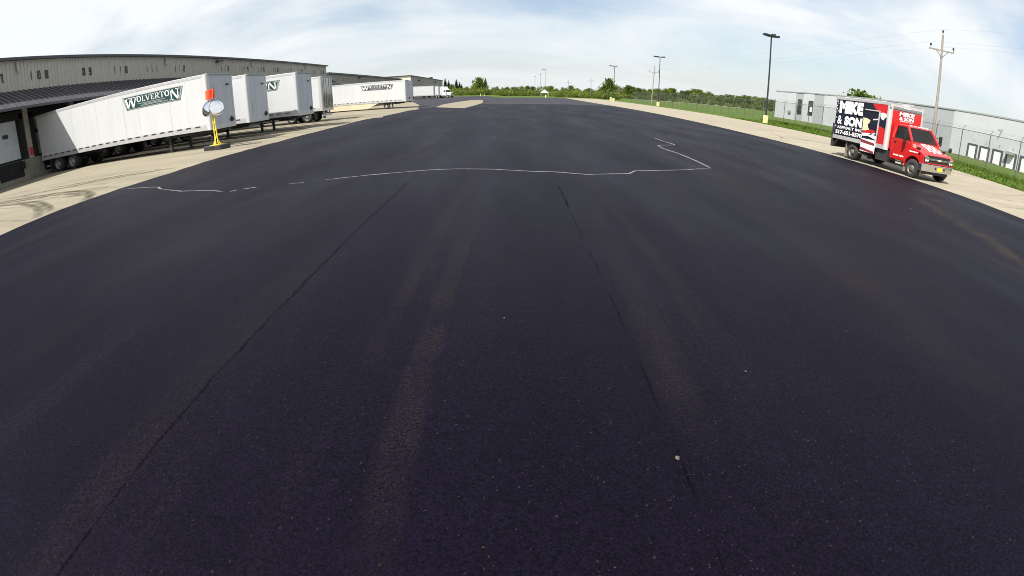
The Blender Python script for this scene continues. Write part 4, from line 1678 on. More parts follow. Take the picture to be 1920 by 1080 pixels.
def twheel(x, y, s, w, dish):
    """axle along X; s -1 faces -X"""
    r = .42
    mb_ = MB()
    mb_.lathe([(r*.60, -w/2), (r*.88, -w/2), (r*.97, -w*.38), (r, -w*.26), (r, w*.26), (r*.97, w*.38), (r*.88, w/2), (r*.60, w/2)], (x, T(y), r), 'x', 32)
    t_ = mb_.build('wheel', RUBBER, tk)
    f = x+s*w/2
    mb_ = MB()
    mb_.lathe([(r*.60, f), (r*.63, f-s*.012), (r*.56, f-s*.03), (r*.52, f-s*dish), (r*.34, f-s*dish*.8), (r*.30, f-s*dish*.2), (r*.16, f-s*dish*.1), (.001, f-s*dish*.1)], (0, T(y), r), 'x', 28)
    mb_.build('rim', RIM_A if dish > .07 else RIM_W, t_)
    mb_ = MB()
    for k in range(6):
        a = 2*PI*k/6
        c_ = (f-s*(dish*.9-.004), T(y)+r*.44*math.cos(a), r+r*.44*math.sin(a))
        mb_.tube(c_, (c_[0]+s*.008, c_[1], c_[2]), r*.075, n=8)
    mb_.build('hand_hole', CHASSIS, t_)['kind'] = 'stuff'


for s in (-1, 1):
    twheel(s*.95, 17.10, s, .25, .075)
    twheel(s*.90, 21.56, s, .48, .16)

# cab: lower body, hood, wings, greenhouse
mb = MB()
mb.prism([(T(18.80), .60), (T(18.80), 1.55), (T(17.40), 1.55), (T(17.34), 1.3), (T(17.62), .90), (T(17.66), .60)], 'x', -.99, .99)
cab = mb.build('cab_body', REDPAINT, tk, bevel=.03)


def hood_z(y, x):
    c = lerp_pts([(16.42, 1.17), (16.6, 1.27), (16.9, 1.40), (17.2, 1.50), (17.45, 1.57)], y)
    return c-.11*(abs(x)/.86)**2.6


mb = MB()
YS = [16.44, 16.5, 16.6, 16.75, 16.95, 17.2, 17.42]
XS = [-.86+1.72*i/20 for i in range(21)]
for y in YS:
    k = lerp_pts([(16.44, .90), (16.6, .96), (17.0, 1.0)], y)
    for x in XS:
        mb.v.append((x*k, T(y), hood_z(y, x)))
nx = len(XS)
for j in range(len(YS)-1):
    for i in range(nx-1):
        mb.f.append((j*nx+i, j*nx+i+1, (j+1)*nx+i+1, (j+1)*nx+i))
        mb.m.append(0)
        mb.sm.append(True)
# sides and front below the skin
for j in range(len(YS)-1):
    for i, flip in ((0, 0), (nx-1, 1)):
        a, b = mb.v[j*nx+i], mb.v[(j+1)*nx+i]
        q = [a, b, (b[0], b[1], .9), (a[0], a[1], .9)]
        mb.add(q if not flip else q[::-1], [(0, 1, 2, 3)])
front = [mb.v[i] for i in range(nx)]
mb.add(front+[(x, y, .78) for x, y, z in front], [(i+1, i, nx+i, nx+i+1) for i in range(nx-1)])
hood = mb.build('hood', REDPAINT, tk)
# racing stripes on the hood
for x0, x1, tail in ((-.42, -.30, 16.70), (-.19, -.07, 16.58), (.07, .19, 16.60), (.31, .42, 16.68)):
    mb = MB()
    nst = 10
    for i in range(nst+1):
        y = tail+(17.40-tail)*i/nst
        wv = .02*math.sin(i*1.3+x0*9)
        for xx in (x0+wv, (x0+x1)/2+wv, x1+wv):
            mb.v.append((xx, T(y), hood_z(y, xx)+.005))
    for i in range(nst):
        for c in range(2):
            mb.f.append((i*3+c, i*3+c+1, i*3+4+c, i*3+3+c))
            mb.m.append(0)
            mb.sm.append(True)
    mb.build('hood_stripe', WPRINT, hood)
for s in (-1, 1):
    arch = [(17.10+.53*math.cos(a), .44+.53*math.sin(a)) for a in [PI*k/12 for k in range(13)]]
    outer = [(16.53, .70), (16.45, .80), (16.44, 1.10), (16.62, 1.22), (17.0, 1.30), (17.40, 1.30), (17.66, 1.05), (17.70, .62)]
    poly = [(T(a), b) for a, b in outer]+[(T(a), b) for a, b in arch]
    mb = MB()
    mb.prism(poly if s < 0 else poly, 'x', s*.62 if s < 0 else .62, s*1.06)
    w_ = mb.build('front_wing', REDPAINT, tk, bevel=.018)
    mb = MB()
    mb.box(min(s*1.064, s*1.069), max(s*1.064, s*1.069), T(16.85), T(17.42), 1.13, 1.18)
    mb.build('wing_marking', WPRINT, w_)
    mb = MB()
    mb.box(min(s*.87, s*.88), max(s*.87, s*.88), T(16.88), T(17.12), 1.305, 1.40)
    mb.build('hood_vent', BLACKPL, hood)
mb = MB()
put_text(mb, '75', .15, (-.885, T(17.30), 1.40), (0, -1, 0), (0, 0, 1), bold=.03)
mb.build('fleet_number', WPRINT, hood)
mb = MB()
for k in range(3):
    mb.box(-1.073, -1.062, T(16.72)-.03, T(16.72)+.05, 1.10, 1.16)
mb.build('side_marker', AMBER, tk)
# greenhouse
A0, A1 = (.95, T(17.42), 1.56), (.80, T(17.93), 2.20)
B0, B1 = (.97, T(18.70), 1.56), (.83, T(18.66), 2.22)
mb = MB()
for s in (-1, 1):
    f_ = lambda p: (s*p[0], p[1], p[2])
    mb.bar(f_(A0), f_(A1), .10, .09)
    mb.bar(f_(B0), f_(B1), .10, .16)
    mb.bar(f_(A1), f_(B1), .08, .08)
    mb.bar(f_(A0), f_(B0), .06, .07)
mb.bar((-.95, T(17.44), 1.555), (.95, T(17.44), 1.555), .08, .06)
mb.box(-.93, .93, T(18.68), T(18.78), 1.5, 2.2)
mb.build('window_pillar', REDPAINT, tk, bevel=.012)
mb = MB()
mb.hexa([(-.84, T(17.90), 2.19), (.84, T(17.90), 2.19), (.86, T(18.78), 2.20), (-.86, T(18.78), 2.20)],
        [(-.70, T(18.02), 2.27), (.70, T(18.02), 2.27), (.72, T(18.74), 2.29), (-.72, T(18.74), 2.29)])
mb.build('cab_roof', REDPAINT, tk, bevel=.05)
for k in range(5):
    mb = MB()
    xx = -.56+k*.28
    mb.box(xx-.05, xx+.05, T(17.97), T(18.08), 2.25, 2.30)
    mb.build('roof_light', LAMP, tk, bevel=.015)
mb = MB()
mb.add([(-.90, T(17.45), 1.58), (.90, T(17.45), 1.58), (.77, T(17.92), 2.18), (-.77, T(17.92), 2.18)], [(0, 1, 2, 3)])
mb.build('windscreen', GLASS, tk)
for s in (-1, 1):
    mb = MB()
    mb.add([(s*.955, T(17.56), 1.59), (s*.965, T(18.60), 1.59), (s*.845, T(18.58), 2.17), (s*.815, T(17.98), 2.17)], [(0, 1, 2, 3) if s > 0 else (3, 2, 1, 0)])
    mb.build('side_window', GLASS, tk)
    mb = MB()
    mb.box(min(s*.99, s*1.0), max(s*.99, s*1.0), T(17.72), T(18.62), .66, 1.53)
    dr = mb.build('door', REDPAINT, tk, bevel=.006)
    mb = MB()
    mb.box(min(s*1.0, s*1.03), max(s*1.0, s*1.03), T(18.42), T(18.56), 1.40, 1.45)
    mb.build('door_handle', BLACKPL, dr)
    mb = MB()
    for a, b in ((17.80, 18.10), (18.16, 18.50)):
        mb.box(min(s*1.001, s*1.004), max(s*1.001, s*1.004), T(a), T(b), .79, .85)
    mb.build('door_marking', WPRINT, dr)
    # towing mirrors
    mb = MB()
    mb.box(min(s*1.17, s*1.34), max(s*1.17, s*1.34), T(17.60), T(17.70), 1.58, 2.05)
    mi = mb.build('door_mirror', BLACKPL, tk, bevel=.03)
    mb = MB()
    mb.bar((s*.97, T(17.68), 1.60), (s*1.2, T(17.66), 1.66), .03, .03)
    mb.build('mirror_bracket', BLACKPL, mi)
    mb = MB()
    mb.bar((s*.94, T(17.75), 1.95), (s*1.2, T(17.66), 1.92), .03, .03)
    mb.build('mirror_bracket', BLACKPL, mi)
    mb = MB()
    mb.lathe([(.001, -.02), (.11, -.02), (.12, 0), (.11, .02), (.001, .03)], (s*1.0, T(16.72), 1.52), 'y', 18)
    mb.bar((s*.98, T(16.72), 1.44), (s*.93, T(16.78), 1.24), .02, .02)
    if s > 0:
        mb.build('wing_mirror', BLACKPL, tk)
    # seats
    mb = MB()
    mb.box(s*.45-.28, s*.45+.28, T(18.05), T(18.55), 1.15, 1.35)
    mb.box(s*.45-.27, s*.45+.27, T(18.48), T(18.64), 1.3, 1.98)
    mb.build('seat', SEATM, tk, bevel=.05)
mb = MB()
mb.box(-.9, .9, T(17.42), T(17.70), 1.40, 1.56)
mb.build('dashboard', BLACKPL, tk, bevel=.03)
mb = MB()
for k in range(20):
    a0, a1 = 2*PI*k/20, 2*PI*(k+1)/20
    c_ = lambda a: (.45+.2*math.cos(a), T(17.85)-.08*math.sin(a), 1.64+.18*math.sin(a))
    mb.tube(c_(a0), c_(a1), .016, n=6, caps=False)
mb.bar((.45, T(17.85), 1.64), (.45, T(17.7), 1.5), .05, .05)
mb.build('steering_wheel', BLACKPL, tk)
# front end
YF = T(16.44)
mb = MB()
mb.box(-.76, .76, YF-.012, YF+.03, .84, 1.155)
gr_ = mb.build('grille', BLACKPL, tk)
mb = MB()
mb.box(-.98, .98, YF-.045, YF-.008, .955, 1.025)
mb.build('grille_bar', CHROME, gr_, bevel=.01)
mb = MB()
mb.add([(-.14, YF-.05, .965), (-.06, YF-.05, .965), (-.06, YF-.05, .945), (.06, YF-.05, .945), (.06, YF-.05, .965), (.14, YF-.05, .965), (.16, YF-.05, 1.015),
        (.06, YF-.05, 1.015), (.06, YF-.05, 1.035), (-.06, YF-.05, 1.035), (-.06, YF-.05, 1.015), (-.16, YF-.05, 1.015)], [tuple(range(12))])
mb.build('emblem', ALUW, gr_)
for s in (-1, 1):
    mb = MB()
    mb.box(min(s*.70, s*1.0), max(s*.70, s*1.0), YF-.02, YF+.05, .84, 1.10)
    hl = mb.build('headlight', BLACKPL, tk, bevel=.02)
    for xx in (.78, .91):
        mb = MB()
        mb.lathe([(.055, YF-.03), (.045, YF-.045), (.001, YF-.05)], (s*xx, 0, .915), 'y', 14)
        mb.build('lamp_lens', LAMP, hl)
    mb = MB()
    mb.box(min(s*.74, s*1.0), max(s*.74, s*1.0), YF-.03, YF-.02, 1.05, 1.08)
    mb.build('turn_lamp', RAIL, hl)
mb = MB()
bp_ = [(-1.13, .22), (-1.08, .06), (-.85, -.04), (-.4, -.08), (.4, -.08), (.85, -.04), (1.08, .06), (1.13, .22), (1.05, .24), (.8, .06), (-.8, .06), (-1.05, .24)]
mb.prism([(a, YF-.02+b) for a, b in bp_], 'z', .44, .76)
bu = mb.build('bumper', CHROME, tk, bevel=.02)
mb = MB()
mb.box(-.10, .22, YF-.115, YF-.10, .52, .68)
mb.build('licence_plate', PLATEY, bu)
for xx in (-.24, .36):
    mb = MB()
    mb.lathe([(.06, YF-.105), (.05, YF-.11), (.001, YF-.11)], (xx, 0, .62), 'y', 12)
    mb.build('tow_hole', BLACKPL, bu)
mb = MB()
mb.box(-.9, .9, YF+.1, YF+.2, .3, .46)
mb.build('valance', CHASSIS, tk)


# ------------------------------------------------------------------ lighting columns, bollards
def light_pole(x, y, h, label, heads, m, group, base=True, rz=0.0):
    t = thing('light_pole', (x, y, zg(x, y)-.05), label, 'light pole', group, rz)
    if base:
        mb_ = MB()
        mb_.lathe([(.34, -.3), (.34, 1.0), (.31, 1.06), (.001, 1.06)], n=20)
        mb_.build('concrete_base', YELLOWC, t)
    mb_ = MB()
    mb_.hexa([(-.09, -.09, 1.0 if base else -.3), (.09, -.09, 1.0 if base else -.3), (.09, .09, 1.0 if base else -.3), (-.09, .09, 1.0 if base else -.3)], [(-.065, -.065, h), (.065, -.065, h), (.065, .065, h), (-.065, .065, h)])
    mb_.box(-.16, .16, -.16, .16, 1.06, 1.10)
    mb_.build('shaft', m, t)
    for a, L_ in heads:
        dx, dy = math.cos(a), math.sin(a)
        mb_ = MB()
        mb_.bar((0, 0, h-.05), (dx*.35, dy*.35, h+.05), .08, .08)
        p0, p1 = (dx*.25, dy*.25, h+.05), (dx*(.25+L_), dy*(.25+L_), h+.12)
        mb_.bar(p0, p1, .50, .25)
        mb_.build('lamp_head', m, t)
    return t


PG = 'twin-headed light poles along the fence side'
light_pole(32.7, 58.1, 11.3, 'tall dark light pole with three heads, beside the grey concrete building', [(math.radians(200), 1.15), (math.radians(10), 1.0), (math.radians(262), .7)], DARKPOLE, PG)
light_pole(34.7, 113.2, 11.7, 'twin-headed light pole standing next to the leaning utility pole', [(math.radians(185), 1.3), (math.radians(5), 1.0)], DARKPOLE, PG)
light_pole(32.9, 156.3, 11.4, 'twin-headed light pole rising beside the lone round tree', [(math.radians(182), 1.4), (math.radians(2), .7)], DARKPOLE, PG)
light_pole(15.7, 224.5, 13.0, 'grey light pole with one arm at the end of the lot', [(math.radians(180), 1.6)], FARPOLE, 'far light poles')
light_pole(14.3, 240, 11.4, 'middle of three grey light poles past the lot end', [(math.radians(90), .8), (math.radians(-90), .8)], FARPOLE, 'far light poles', base=False)
light_pole(13.9, 289, 11.8, 'farthest of three grey light poles past the lot end', [(math.radians(90), .8), (math.radians(-90), .8)], FARPOLE, 'far light poles', base=False)
for x, y, lb in ((36.4, 178, 'yellow concrete bollard beside the round tree past the light poles'), (-14.3, 228, 'left yellow post of the pair at the gravel patch'), (-12.6, 229, 'right yellow post of the pair at the gravel patch')):
    big = x > 0
    mb = MB()
    r = .34 if big else .10
    mb.lathe([(r*1.15, -.3), (r*1.15, .1), (r, .16), (r, 1.0), (r*.8, 1.12), (r*.3, 1.18), (.001, 1.19)], n=18)
    b_ = mb.build('bollard', YELLOWC, None, loc=(x, y, zfar(x, y)))
    tag(b_, lb, 'bollard', None)


# ------------------------------------------------------------------ utility poles and wires
def util_pole(x, y, h, label, arm=1.6, rz=0.0, lean=0.0):
    t = thing('utility_pole', (x, y, zfar(x, y)-.1), label, 'utility pole', 'wooden utility poles', rz)
    t.rotation_euler = (0, lean, rz)
    mb_ = MB()
    mb_.tube((0, 0, 0), (0, 0, h), .17, .11, n=12)
    mb_.build('shaft', WOODP, t)
    mb_ = MB()
    mb_.bar((-arm, 0, h-1.6), (arm, 0, h-1.6), .11, .13)
    a_ = mb_.build('cross_arm', WOODP, t)
    mb_ = MB()
    for s in (-1, 1):
        mb_.bar((s*.75, -.07, h-1.6), (0, -.1, h-2.35), .04, .05)
    mb_.build('arm_brace', GALV, a_)
    for xx, zz in ((-arm*.9, h-1.53), (arm*.92, h-1.53), (0, h)):
        mb_ = MB()
        mb_.lathe([(.03, 0), (.03, .22), (.12, .24), (.07, .32), (.12, .36), (.10, .44), (.001, .47)], (xx, 0, zz), n=12)
        mb_.build('insulator', INSUL, t)
    return t


UP_ = [(42.0, 38.2, 12.4, 'grey utility pole with cross arm standing behind the red truck'), (42.0, 144, 11.4, 'leaning utility pole beside the twin-headed light pole'),
       (46.5, 286, 11.6, 'distant utility pole left of the lone round tree'), (38.8, 335, 11.4, 'farthest utility pole above the low green scrub'), (42.0, -55, 12.4, 'utility pole carrying the wires out of view past the concrete building')]
for i, (x, y, h, lb) in enumerate(UP_):
    util_pole(x, y, h, lb, 1.45 if i == 0 else 1.6, rz=math.radians([-20, 8, 4, 3, 0][i]), lean=[-.004, .05, 0, 0, 0][i])
seq = [UP_[4], UP_[0], UP_[1], UP_[2]]
for k, (dx, dzz, nm) in enumerate(((-1.3, -1.06, 'outer wire on the yard side of the cross arms'), (0, .46, 'top wire strung over the utility pole heads'), (1.35, -1.06, 'outer wire on the field side of the cross arms'))):
    mb = MB()
    for a, b in zip(seq, seq[1:]):
        p, q = Vector((a[0]+dx, a[1], zfar(a[0], a[1])+a[2]+dzz)), Vector((b[0]+dx, b[1], zfar(b[0], b[1])+b[2]+dzz))
        prev = None
        for i in range(25):
            u = i/24
            c_ = p.lerp(q, u)
            c_.z -= 1.3*4*u*(1-u)
            if prev:
                mb.tube(prev, c_, .0065, n=4, caps=False)
            prev = c_
    tag(mb.build('power_line', WIRE), nm, 'wire', 'power lines')

# ------------------------------------------------------------------ chain-link fence
FX = 40.0
fence = thing('chain_link_fence', (FX, 0, 0), 'tall grey chain-link fence with barbed wire arms beyond the grass', 'fence')
FH = 3.2
py0 = 26.1-3.29*12
mbp = MB()
mbp.tube((0, 0, -.2), (0, 0, FH+.05), .042, n=10)
mba = MB()
mba.bar((0, 0, FH+.02), (.28, 0, FH+.42), .04, .03)
pm = am = None
NP = 54
for k in range(NP):
    y = py0+3.29*k
    z = zg(FX, y)
    if pm is None:
        p_ = mbp.build('fence_post', GALV, fence, loc=(0, y, z))
        a_ = mba.build('barb_arm', GALV, p_)
        pm, am = p_.data, a_.data
    else:
        p_ = link('fence_post', pm, fence, (0, y, z))
        p_.rotation_euler = (R.uniform(-.006, .006), R.uniform(-.006, .006), 0)
        link('barb_arm', am, p_)
zf = zg(FX, 30)
yl = py0+3.29*(NP-1)
mb = MB()
mb.tube((0, py0, zf+FH), (0, yl, zf+FH), .026, n=8)
mb.build('top_rail', GALV, fence)
mb = MB()
for k in range(3):
    mb.tube((.09+.09*k, py0, zf+FH+.15+.12*k), (.09+.09*k, yl, zf+FH+.15+.12*k), .006, n=4, caps=False)
mb.build('barbed_wire', GALV, fence)
mb = MB()
mb.add([(-.05, py0, zf+.03), (-.05, yl, zf+.03), (-.05, yl, zf+FH), (-.05, py0, zf+FH)], [(0, 1, 2, 3)])
mb.build('wire_mesh', CHAIN, fence)

# ------------------------------------------------------------------ right-hand concrete building
S = 1.4
BX = 63.8*S
bz = lambda z: CAMZ+(z-CAMZ)*S          # heights and lengths read at 63.8 m, stood back to the real distance
by = lambda y: y*S
rb = thing('concrete_building', (0, 0, 0), 'low pale grey tilt-up concrete building with dock doors behind the fence', 'building')
zt = bz(6.2)
mb = MB()
mb.box(BX+.2, BX+70, by(12), by(108.95), bz(0)-.6, zt)
mb.build('wall', TILT, rb)
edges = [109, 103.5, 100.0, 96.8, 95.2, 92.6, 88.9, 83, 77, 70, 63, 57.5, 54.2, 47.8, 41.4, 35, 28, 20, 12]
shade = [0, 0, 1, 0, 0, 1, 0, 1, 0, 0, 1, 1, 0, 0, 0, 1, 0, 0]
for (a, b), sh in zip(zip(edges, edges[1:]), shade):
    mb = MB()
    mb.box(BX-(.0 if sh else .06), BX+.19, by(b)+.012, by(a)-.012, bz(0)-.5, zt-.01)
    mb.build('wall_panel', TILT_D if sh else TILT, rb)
mb = MB()
mb.box(BX-.14, BX+70.1, by(12), by(109.1), zt, zt+.28)
mb.build('parapet_cap', CAPM, rb)
for a, b, z0_, z1_ in ((99.0, 97.2, 1.45, 4.8), (94.6, 92.7, 1.48, 4.68)):
    mb = MB()
    mb.box(BX-.09, BX-.062, by(b), by(a), bz(z0_), bz(z1_))
    w_ = mb.build('window', GLASSD, rb)
    mb = MB()
    mb.box(BX-.12, BX-.09, by(b)-.05, by(b)+.04, bz(z0_), bz(z1_))
    mb.box(BX-.12, BX-.09, by(a)-.04, by(a)+.05, bz(z0_), bz(z1_))
    for t_ in (0, .33, .66, 1):
        zz = bz(z0_)+(bz(z1_)-bz(z0_))*t_
        mb.box(BX-.115, BX-.09, by(b), by(a), zz-.03, zz+.03)
    mb.build('window_frame', CAPM, w_)
mb = MB()
mb.box(BX-.10, BX-.093, by(93.0), by(93.9), bz(2.3), bz(3.3))
mb.build('window_sign', WPRINT, rb)
mb = MB()
mb.box(BX-.5, BX-.062, by(101.5), by(102.6), bz(1.5), bz(2.05))
mb.build('wall_vent', CAPM, rb)
mb = MB()
mb.tube((BX+1, by(97.5), zt), (BX+1, by(97.5), zt+1.1), .12)
mb.build('roof_vent', CAPM, rb)
for k, yc in enumerate((49.75, 47.5, 45.15, 42.8, 40.4, 38.0)):
    z1_, z0_ = 1.72, -.22
    mb = MB()
    mb.box(BX-.16, BX-.065, by(yc-.95), by(yc-.62), bz(z0_)-.1, bz(z1_))
    mb.box(BX-.16, BX-.065, by(yc+.62), by(yc+.95), bz(z0_)-.1, bz(z1_))
    mb.box(BX-.16, BX-.065, by(yc-.95), by(yc+.95), bz(z1_), bz(z1_)+.38)
    mb.box(BX-.45, BX-.07, by(yc-.62), by(yc+.62), bz(z0_)-.45, bz(z0_))
    sl_ = mb.build('dock_seal', DARKDOOR, rb)
    mb = MB()
    mb.box(BX-.12, BX-.066, by(yc-.60), by(yc+.60), bz(z0_)+.02, bz(z1_)-.01)
    dr = mb.build('dock_door', WPRINT, rb)
    mb = MB()
    for q_ in range(1, 5):
        zz = bz(z0_)+(bz(z1_)-bz(z0_))*q_/5
        mb.box(BX-.125, BX-.12, by(yc-.60), by(yc+.60), zz-.015, zz+.015)
    mb.build('panel_groove', ALUW, dr)
    mb = MB()
    put_text(mb, str(k+1), .62, (BX-.07, by(yc-.1), bz(2.45)), (0, -1, 0), (0, 0, 1), bold=.05)
    mb.build('door_number', GREYP, rb)
mb = MB()
put_text(mb, '7', 1.9, (BX-.07, by(45.3), bz(4.0)), (0, -1, 0), (0, 0, 1), bold=.02)
mb.build('wall_numeral', GREYP, rb)
mb = MB()
mb.box(BX-1.1, BX-.065, by(42.2), by(43.4), bz(1.75), bz(2.1))
mb.build('door_hood', CAPM, rb)
# rubble along the foot of the wall
mb = MB()
for i in range(46):
    y = by(R.uniform(44, 53.5))
    x = BX-R.uniform(2.0, 5.5)
    r = R.uniform(.15, .5)
    mb.lathe([(r, 0), (r*R.uniform(.6, .9), r*.4), (.01, r*R.uniform(.5, .8))], (x, y, zfar(x, y)-.03), n=7, smooth=False)
o = mb.build('rubble', BONE)
o['kind'] = 'stuff'
tag(o, 'pale rubble lying along the foot of the grey concrete building', 'rubble')

# ------------------------------------------------------------------ grass fringe
mb = MB()
for i in range(9000):
    y = 6+62*R.random()**1.3
    x = lerp_pts(GR, y)-.12+(9.5*R.random()**1.6 if R.random() > .3 else R.uniform(0, .5))
    z = zfar(x, y)
    hgt = R.uniform(.05, .16)*(1.0 if x < 39.4 else 1.6)
    a = R.uniform(0, PI)
    w = R.uniform(.05, .13)
    dx, dy = math.cos(a)*w, math.sin(a)*w
    lx, ly = R.uniform(-.08, .08), R.uniform(-.08, .08)
    mb.add([(x-dx, y-dy, z-.01), (x+dx, y+dy, z-.01), (x+lx, y+ly, z+hgt)], [(0, 1, 2)])
for i in range(3500):
    y = 12+60*R.random()
    x = FX+R.uniform(-.35, .35)
    z = zfar(x, y)
    a = R.uniform(0, PI)
    w = R.uniform(.05, .12)
    mb.add([(x-math.cos(a)*w, y-math.sin(a)*w, z), (x+math.cos(a)*w, y+math.sin(a)*w, z), (x+R.uniform(-.1, .1), y+R.uniform(-.1, .1), z+R.uniform(.2, .5))], [(0, 1, 2)])
o = mb.build('grass_tufts', GRASSL)
o['kind'] = 'stuff'
tag(o, 'ragged green grass tufts along the strip and fence foot', 'grass')


# ------------------------------------------------------------------ trees and scrub
def leaf_cloud(n, fn, size):
    mb_ = MB()
    for _ in range(n):
        c_, sz = fn()
        s_ = size*sz*R.uniform(.6, 1.4)
        a = Vector((R.gauss(0, 1), R.gauss(0, 1), R.gauss(0, 1))).normalized()
        b = a.orthogonal().normalized()
        d = a.cross(b)
        b, d = b*s_, d*s_*R.uniform(.5, .9)
        c_ = Vector(c_)
        mb_.add([c_-b, c_-d*.8, c_+b, c_+d], [(0, 1, 2, 3)])
    return mb_


def broadleaf(seed, h, rw, sparse=1.0, low=.22):
    """tapered trunk, limbs, and a crown of leaf sprays gathered round limb ends"""
    R.seed(seed)
    tr_ = MB()
    tr_.tube((0, 0, -.3), (R.uniform(-.1, .1), 0, h*.35), h*.022+.05, h*.014+.03, n=8)
    ends = []
    for k in range(13):
        a = 2.4*k+R.uniform(-.4, .4)
        t_ = (k+.5)/13
        z0_ = h*(.18+.55*t_)
        rr = rw*math.sin(PI*min(.95, .25+.75*t_))*R.uniform(.55, 1.0)
        e_ = (rr*math.cos(a), rr*math.sin(a), min(h*.93, z0_+h*R.uniform(.1, .24)))
        tr_.tube((0, 0, z0_*.85), e_, h*.010+.015, h*.004+.01, n=5)
        ends.append(e_)
    tr_.tube((0, 0, h*.33), (0, 0, h*.9), h*.014+.03, .02, n=6)
    ends += [(R.uniform(-.1, .1)*rw, R.uniform(-.1, .1)*rw, h*.9), (0, 0, h*.75), (0, 0, h*.55)]

    def fn():
        e_ = R.choice(ends)
        s_ = rw*R.uniform(.26, .42)
        p = [e_[i]+R.gauss(0, s_*.75)*(.8 if i == 2 else 1) for i in range(3)]
        p[2] = min(h*1.02, max(h*low*R.uniform(.7, 1.2), p[2]))
        return p, 1
    cr_ = leaf_cloud(int(1000*sparse), fn, .045*h+.06)
    return tr_, cr_


def conifer(seed, h, rw):
    R.seed(seed)
    tr_ = MB()
    tr_.tube((0, 0, -.3), (0, 0, h*.97), h*.018+.05, .02, n=8)

    def fn():
        t_ = 1-(1-R.random())**.5
        tier = (t_*13) % 1
        rad = rw*(1-t_)**.85*(1-.35*tier)*R.uniform(.25, 1.0)+.08
        a = R.uniform(0, 2*PI)
        return (rad*math.cos(a), rad*math.sin(a), h*(.06+.93*t_)-.18*rad), .9-.35*t_
    return tr_, leaf_cloud(1500, fn, .04*h+.05)


def shrub(seed, h, rw):
    R.seed(seed)
    tr_ = MB()
    ends = []
    for k in range(9):
        a = R.uniform(0, 2*PI)
        rr = rw*R.uniform(.15, .85)
        e_ = (rr*math.cos(a), rr*math.sin(a), h*R.uniform(.35, .88)*(1-.35*(rr/rw)**2))
        tr_.tube((0, 0, -.1), e_, .05, .015, n=5)
        ends.append(e_)

    def fn():
        e_ = R.choice(ends)
        s_ = rw*.25
        p = [e_[0]+R.gauss(0, s_), e_[1]+R.gauss(0, s_), max(.1, min(h, e_[2]*R.uniform(.35, 1.1)+R.gauss(0, .1*h)))]
        return p, 1
    return tr_, leaf_cloud(560, fn, .07*h+.08)


PROTO = {}


def proto(kind):
    if kind in PROTO:
        return PROTO[kind]
    fn, a, m = {'b0': (broadleaf, (11, 10, 4.2), LEAF), 'b1': (broadleaf, (12, 10, 3.6), LEAF), 'b2': (broadleaf, (13, 10, 4.8, .8), LEAF_L),
                'b3': (broadleaf, (14, 10, 3.4, .45, .35), LEAF_P), 'c0': (conifer, (21, 10, 3.0), CONIF), 'c1': (conifer, (22, 10, 2.3), CONIF),
                's0': (shrub, (31, 4, 4.2), LEAF_L), 's1': (shrub, (32, 4, 3.6), LEAF), 's2': (shrub, (33, 4, 5.0), LEAF_L)}[kind]
    t_, c_ = fn(*a)
    ms_ = []
    for mb_, mm in ((t_, BARK), (c_, m)):
        me = bpy.data.meshes.new('foliage')
        me.from_pydata(mb_.v, [], mb_.f)
        me.materials.append(mm)
        ms_.append(me)
    PROTO[kind] = ms_
    return ms_


def plant(kind, x, y, s, label, cat, group=None, sz=1.0, name=None):
    names = {'b': 'broadleaf_tree', 'c': 'conifer_tree', 's': 'shrub'}
    t = thing(name or names[kind[0]], (x, y, zfar(x, y)-.05), label, cat, group, R.uniform(0, 6.28))
    t.scale = (s, s, s*sz)
    a, b = proto(kind)
    link('trunk' if kind[0] != 's' else 'stems', a, t)
    link('crown', b, t)
    return t


for k in ('b0', 'b1', 'b2', 'b3', 'c0', 'c1', 's0', 's1', 's2'):
    proto(k)
R.seed(99)
pol = lambda az, D: (D*math.sin(math.radians(az)), D*math.cos(math.radians(az)))
plant('b0', *pol(-3.75, 395), 1.35, 'rounded green tree joined to the dark spruce at the lot end', 'tree')
plant('c0', *pol(-3.0, 400), 1.42, 'dark spruce beside the rounded green tree at the lot end', 'tree')
plant('c1', *pol(-7.65, 395), 1.45, 'dark conifer nearest the cream-ended warehouse', 'tree')
plant('c0', *pol(-7.25, 402), 1.28, 'dark conifer right of the one nearest the warehouse', 'tree')
plant('c1', *pol(-6.35, 398), 1.38, 'tall narrow conifer in the middle of the left conifer clump', 'tree')
plant('c1', *pol(-6.0, 405), 1.15, 'shorter conifer at the right of the left clump', 'tree')
plant('c1', *pol(-5.75, 400), .95, 'smallest conifer at the right of the left clump', 'tree')
plant('b1', *pol(-6.85, 390), .85, 'light green tree between the left conifers', 'tree')
plant('b1', *pol(11.3, 300), 1.22, 'lone dark round tree beside the third twin-headed light pole', 'tree')
plant('b0', *pol(11.05, 302), .8, 'low dense tree at the side of the lone round tree', 'tree')
plant('b0', *pol(39.2, 235), 1.55, 'green treetop showing above the concrete building roof, the higher one', 'tree')
plant('b2', *pol(40.6, 245), 1.45, 'green treetop showing above the concrete building roof, the paler one', 'tree')
plant('b1', *pol(39.8, 240), 1.50, 'green treetop showing above the concrete building roof, the narrow middle one', 'tree')
plant('b0', *pol(41.3, 250), 1.40, 'green treetop showing above the concrete building roof, the low end one', 'tree')
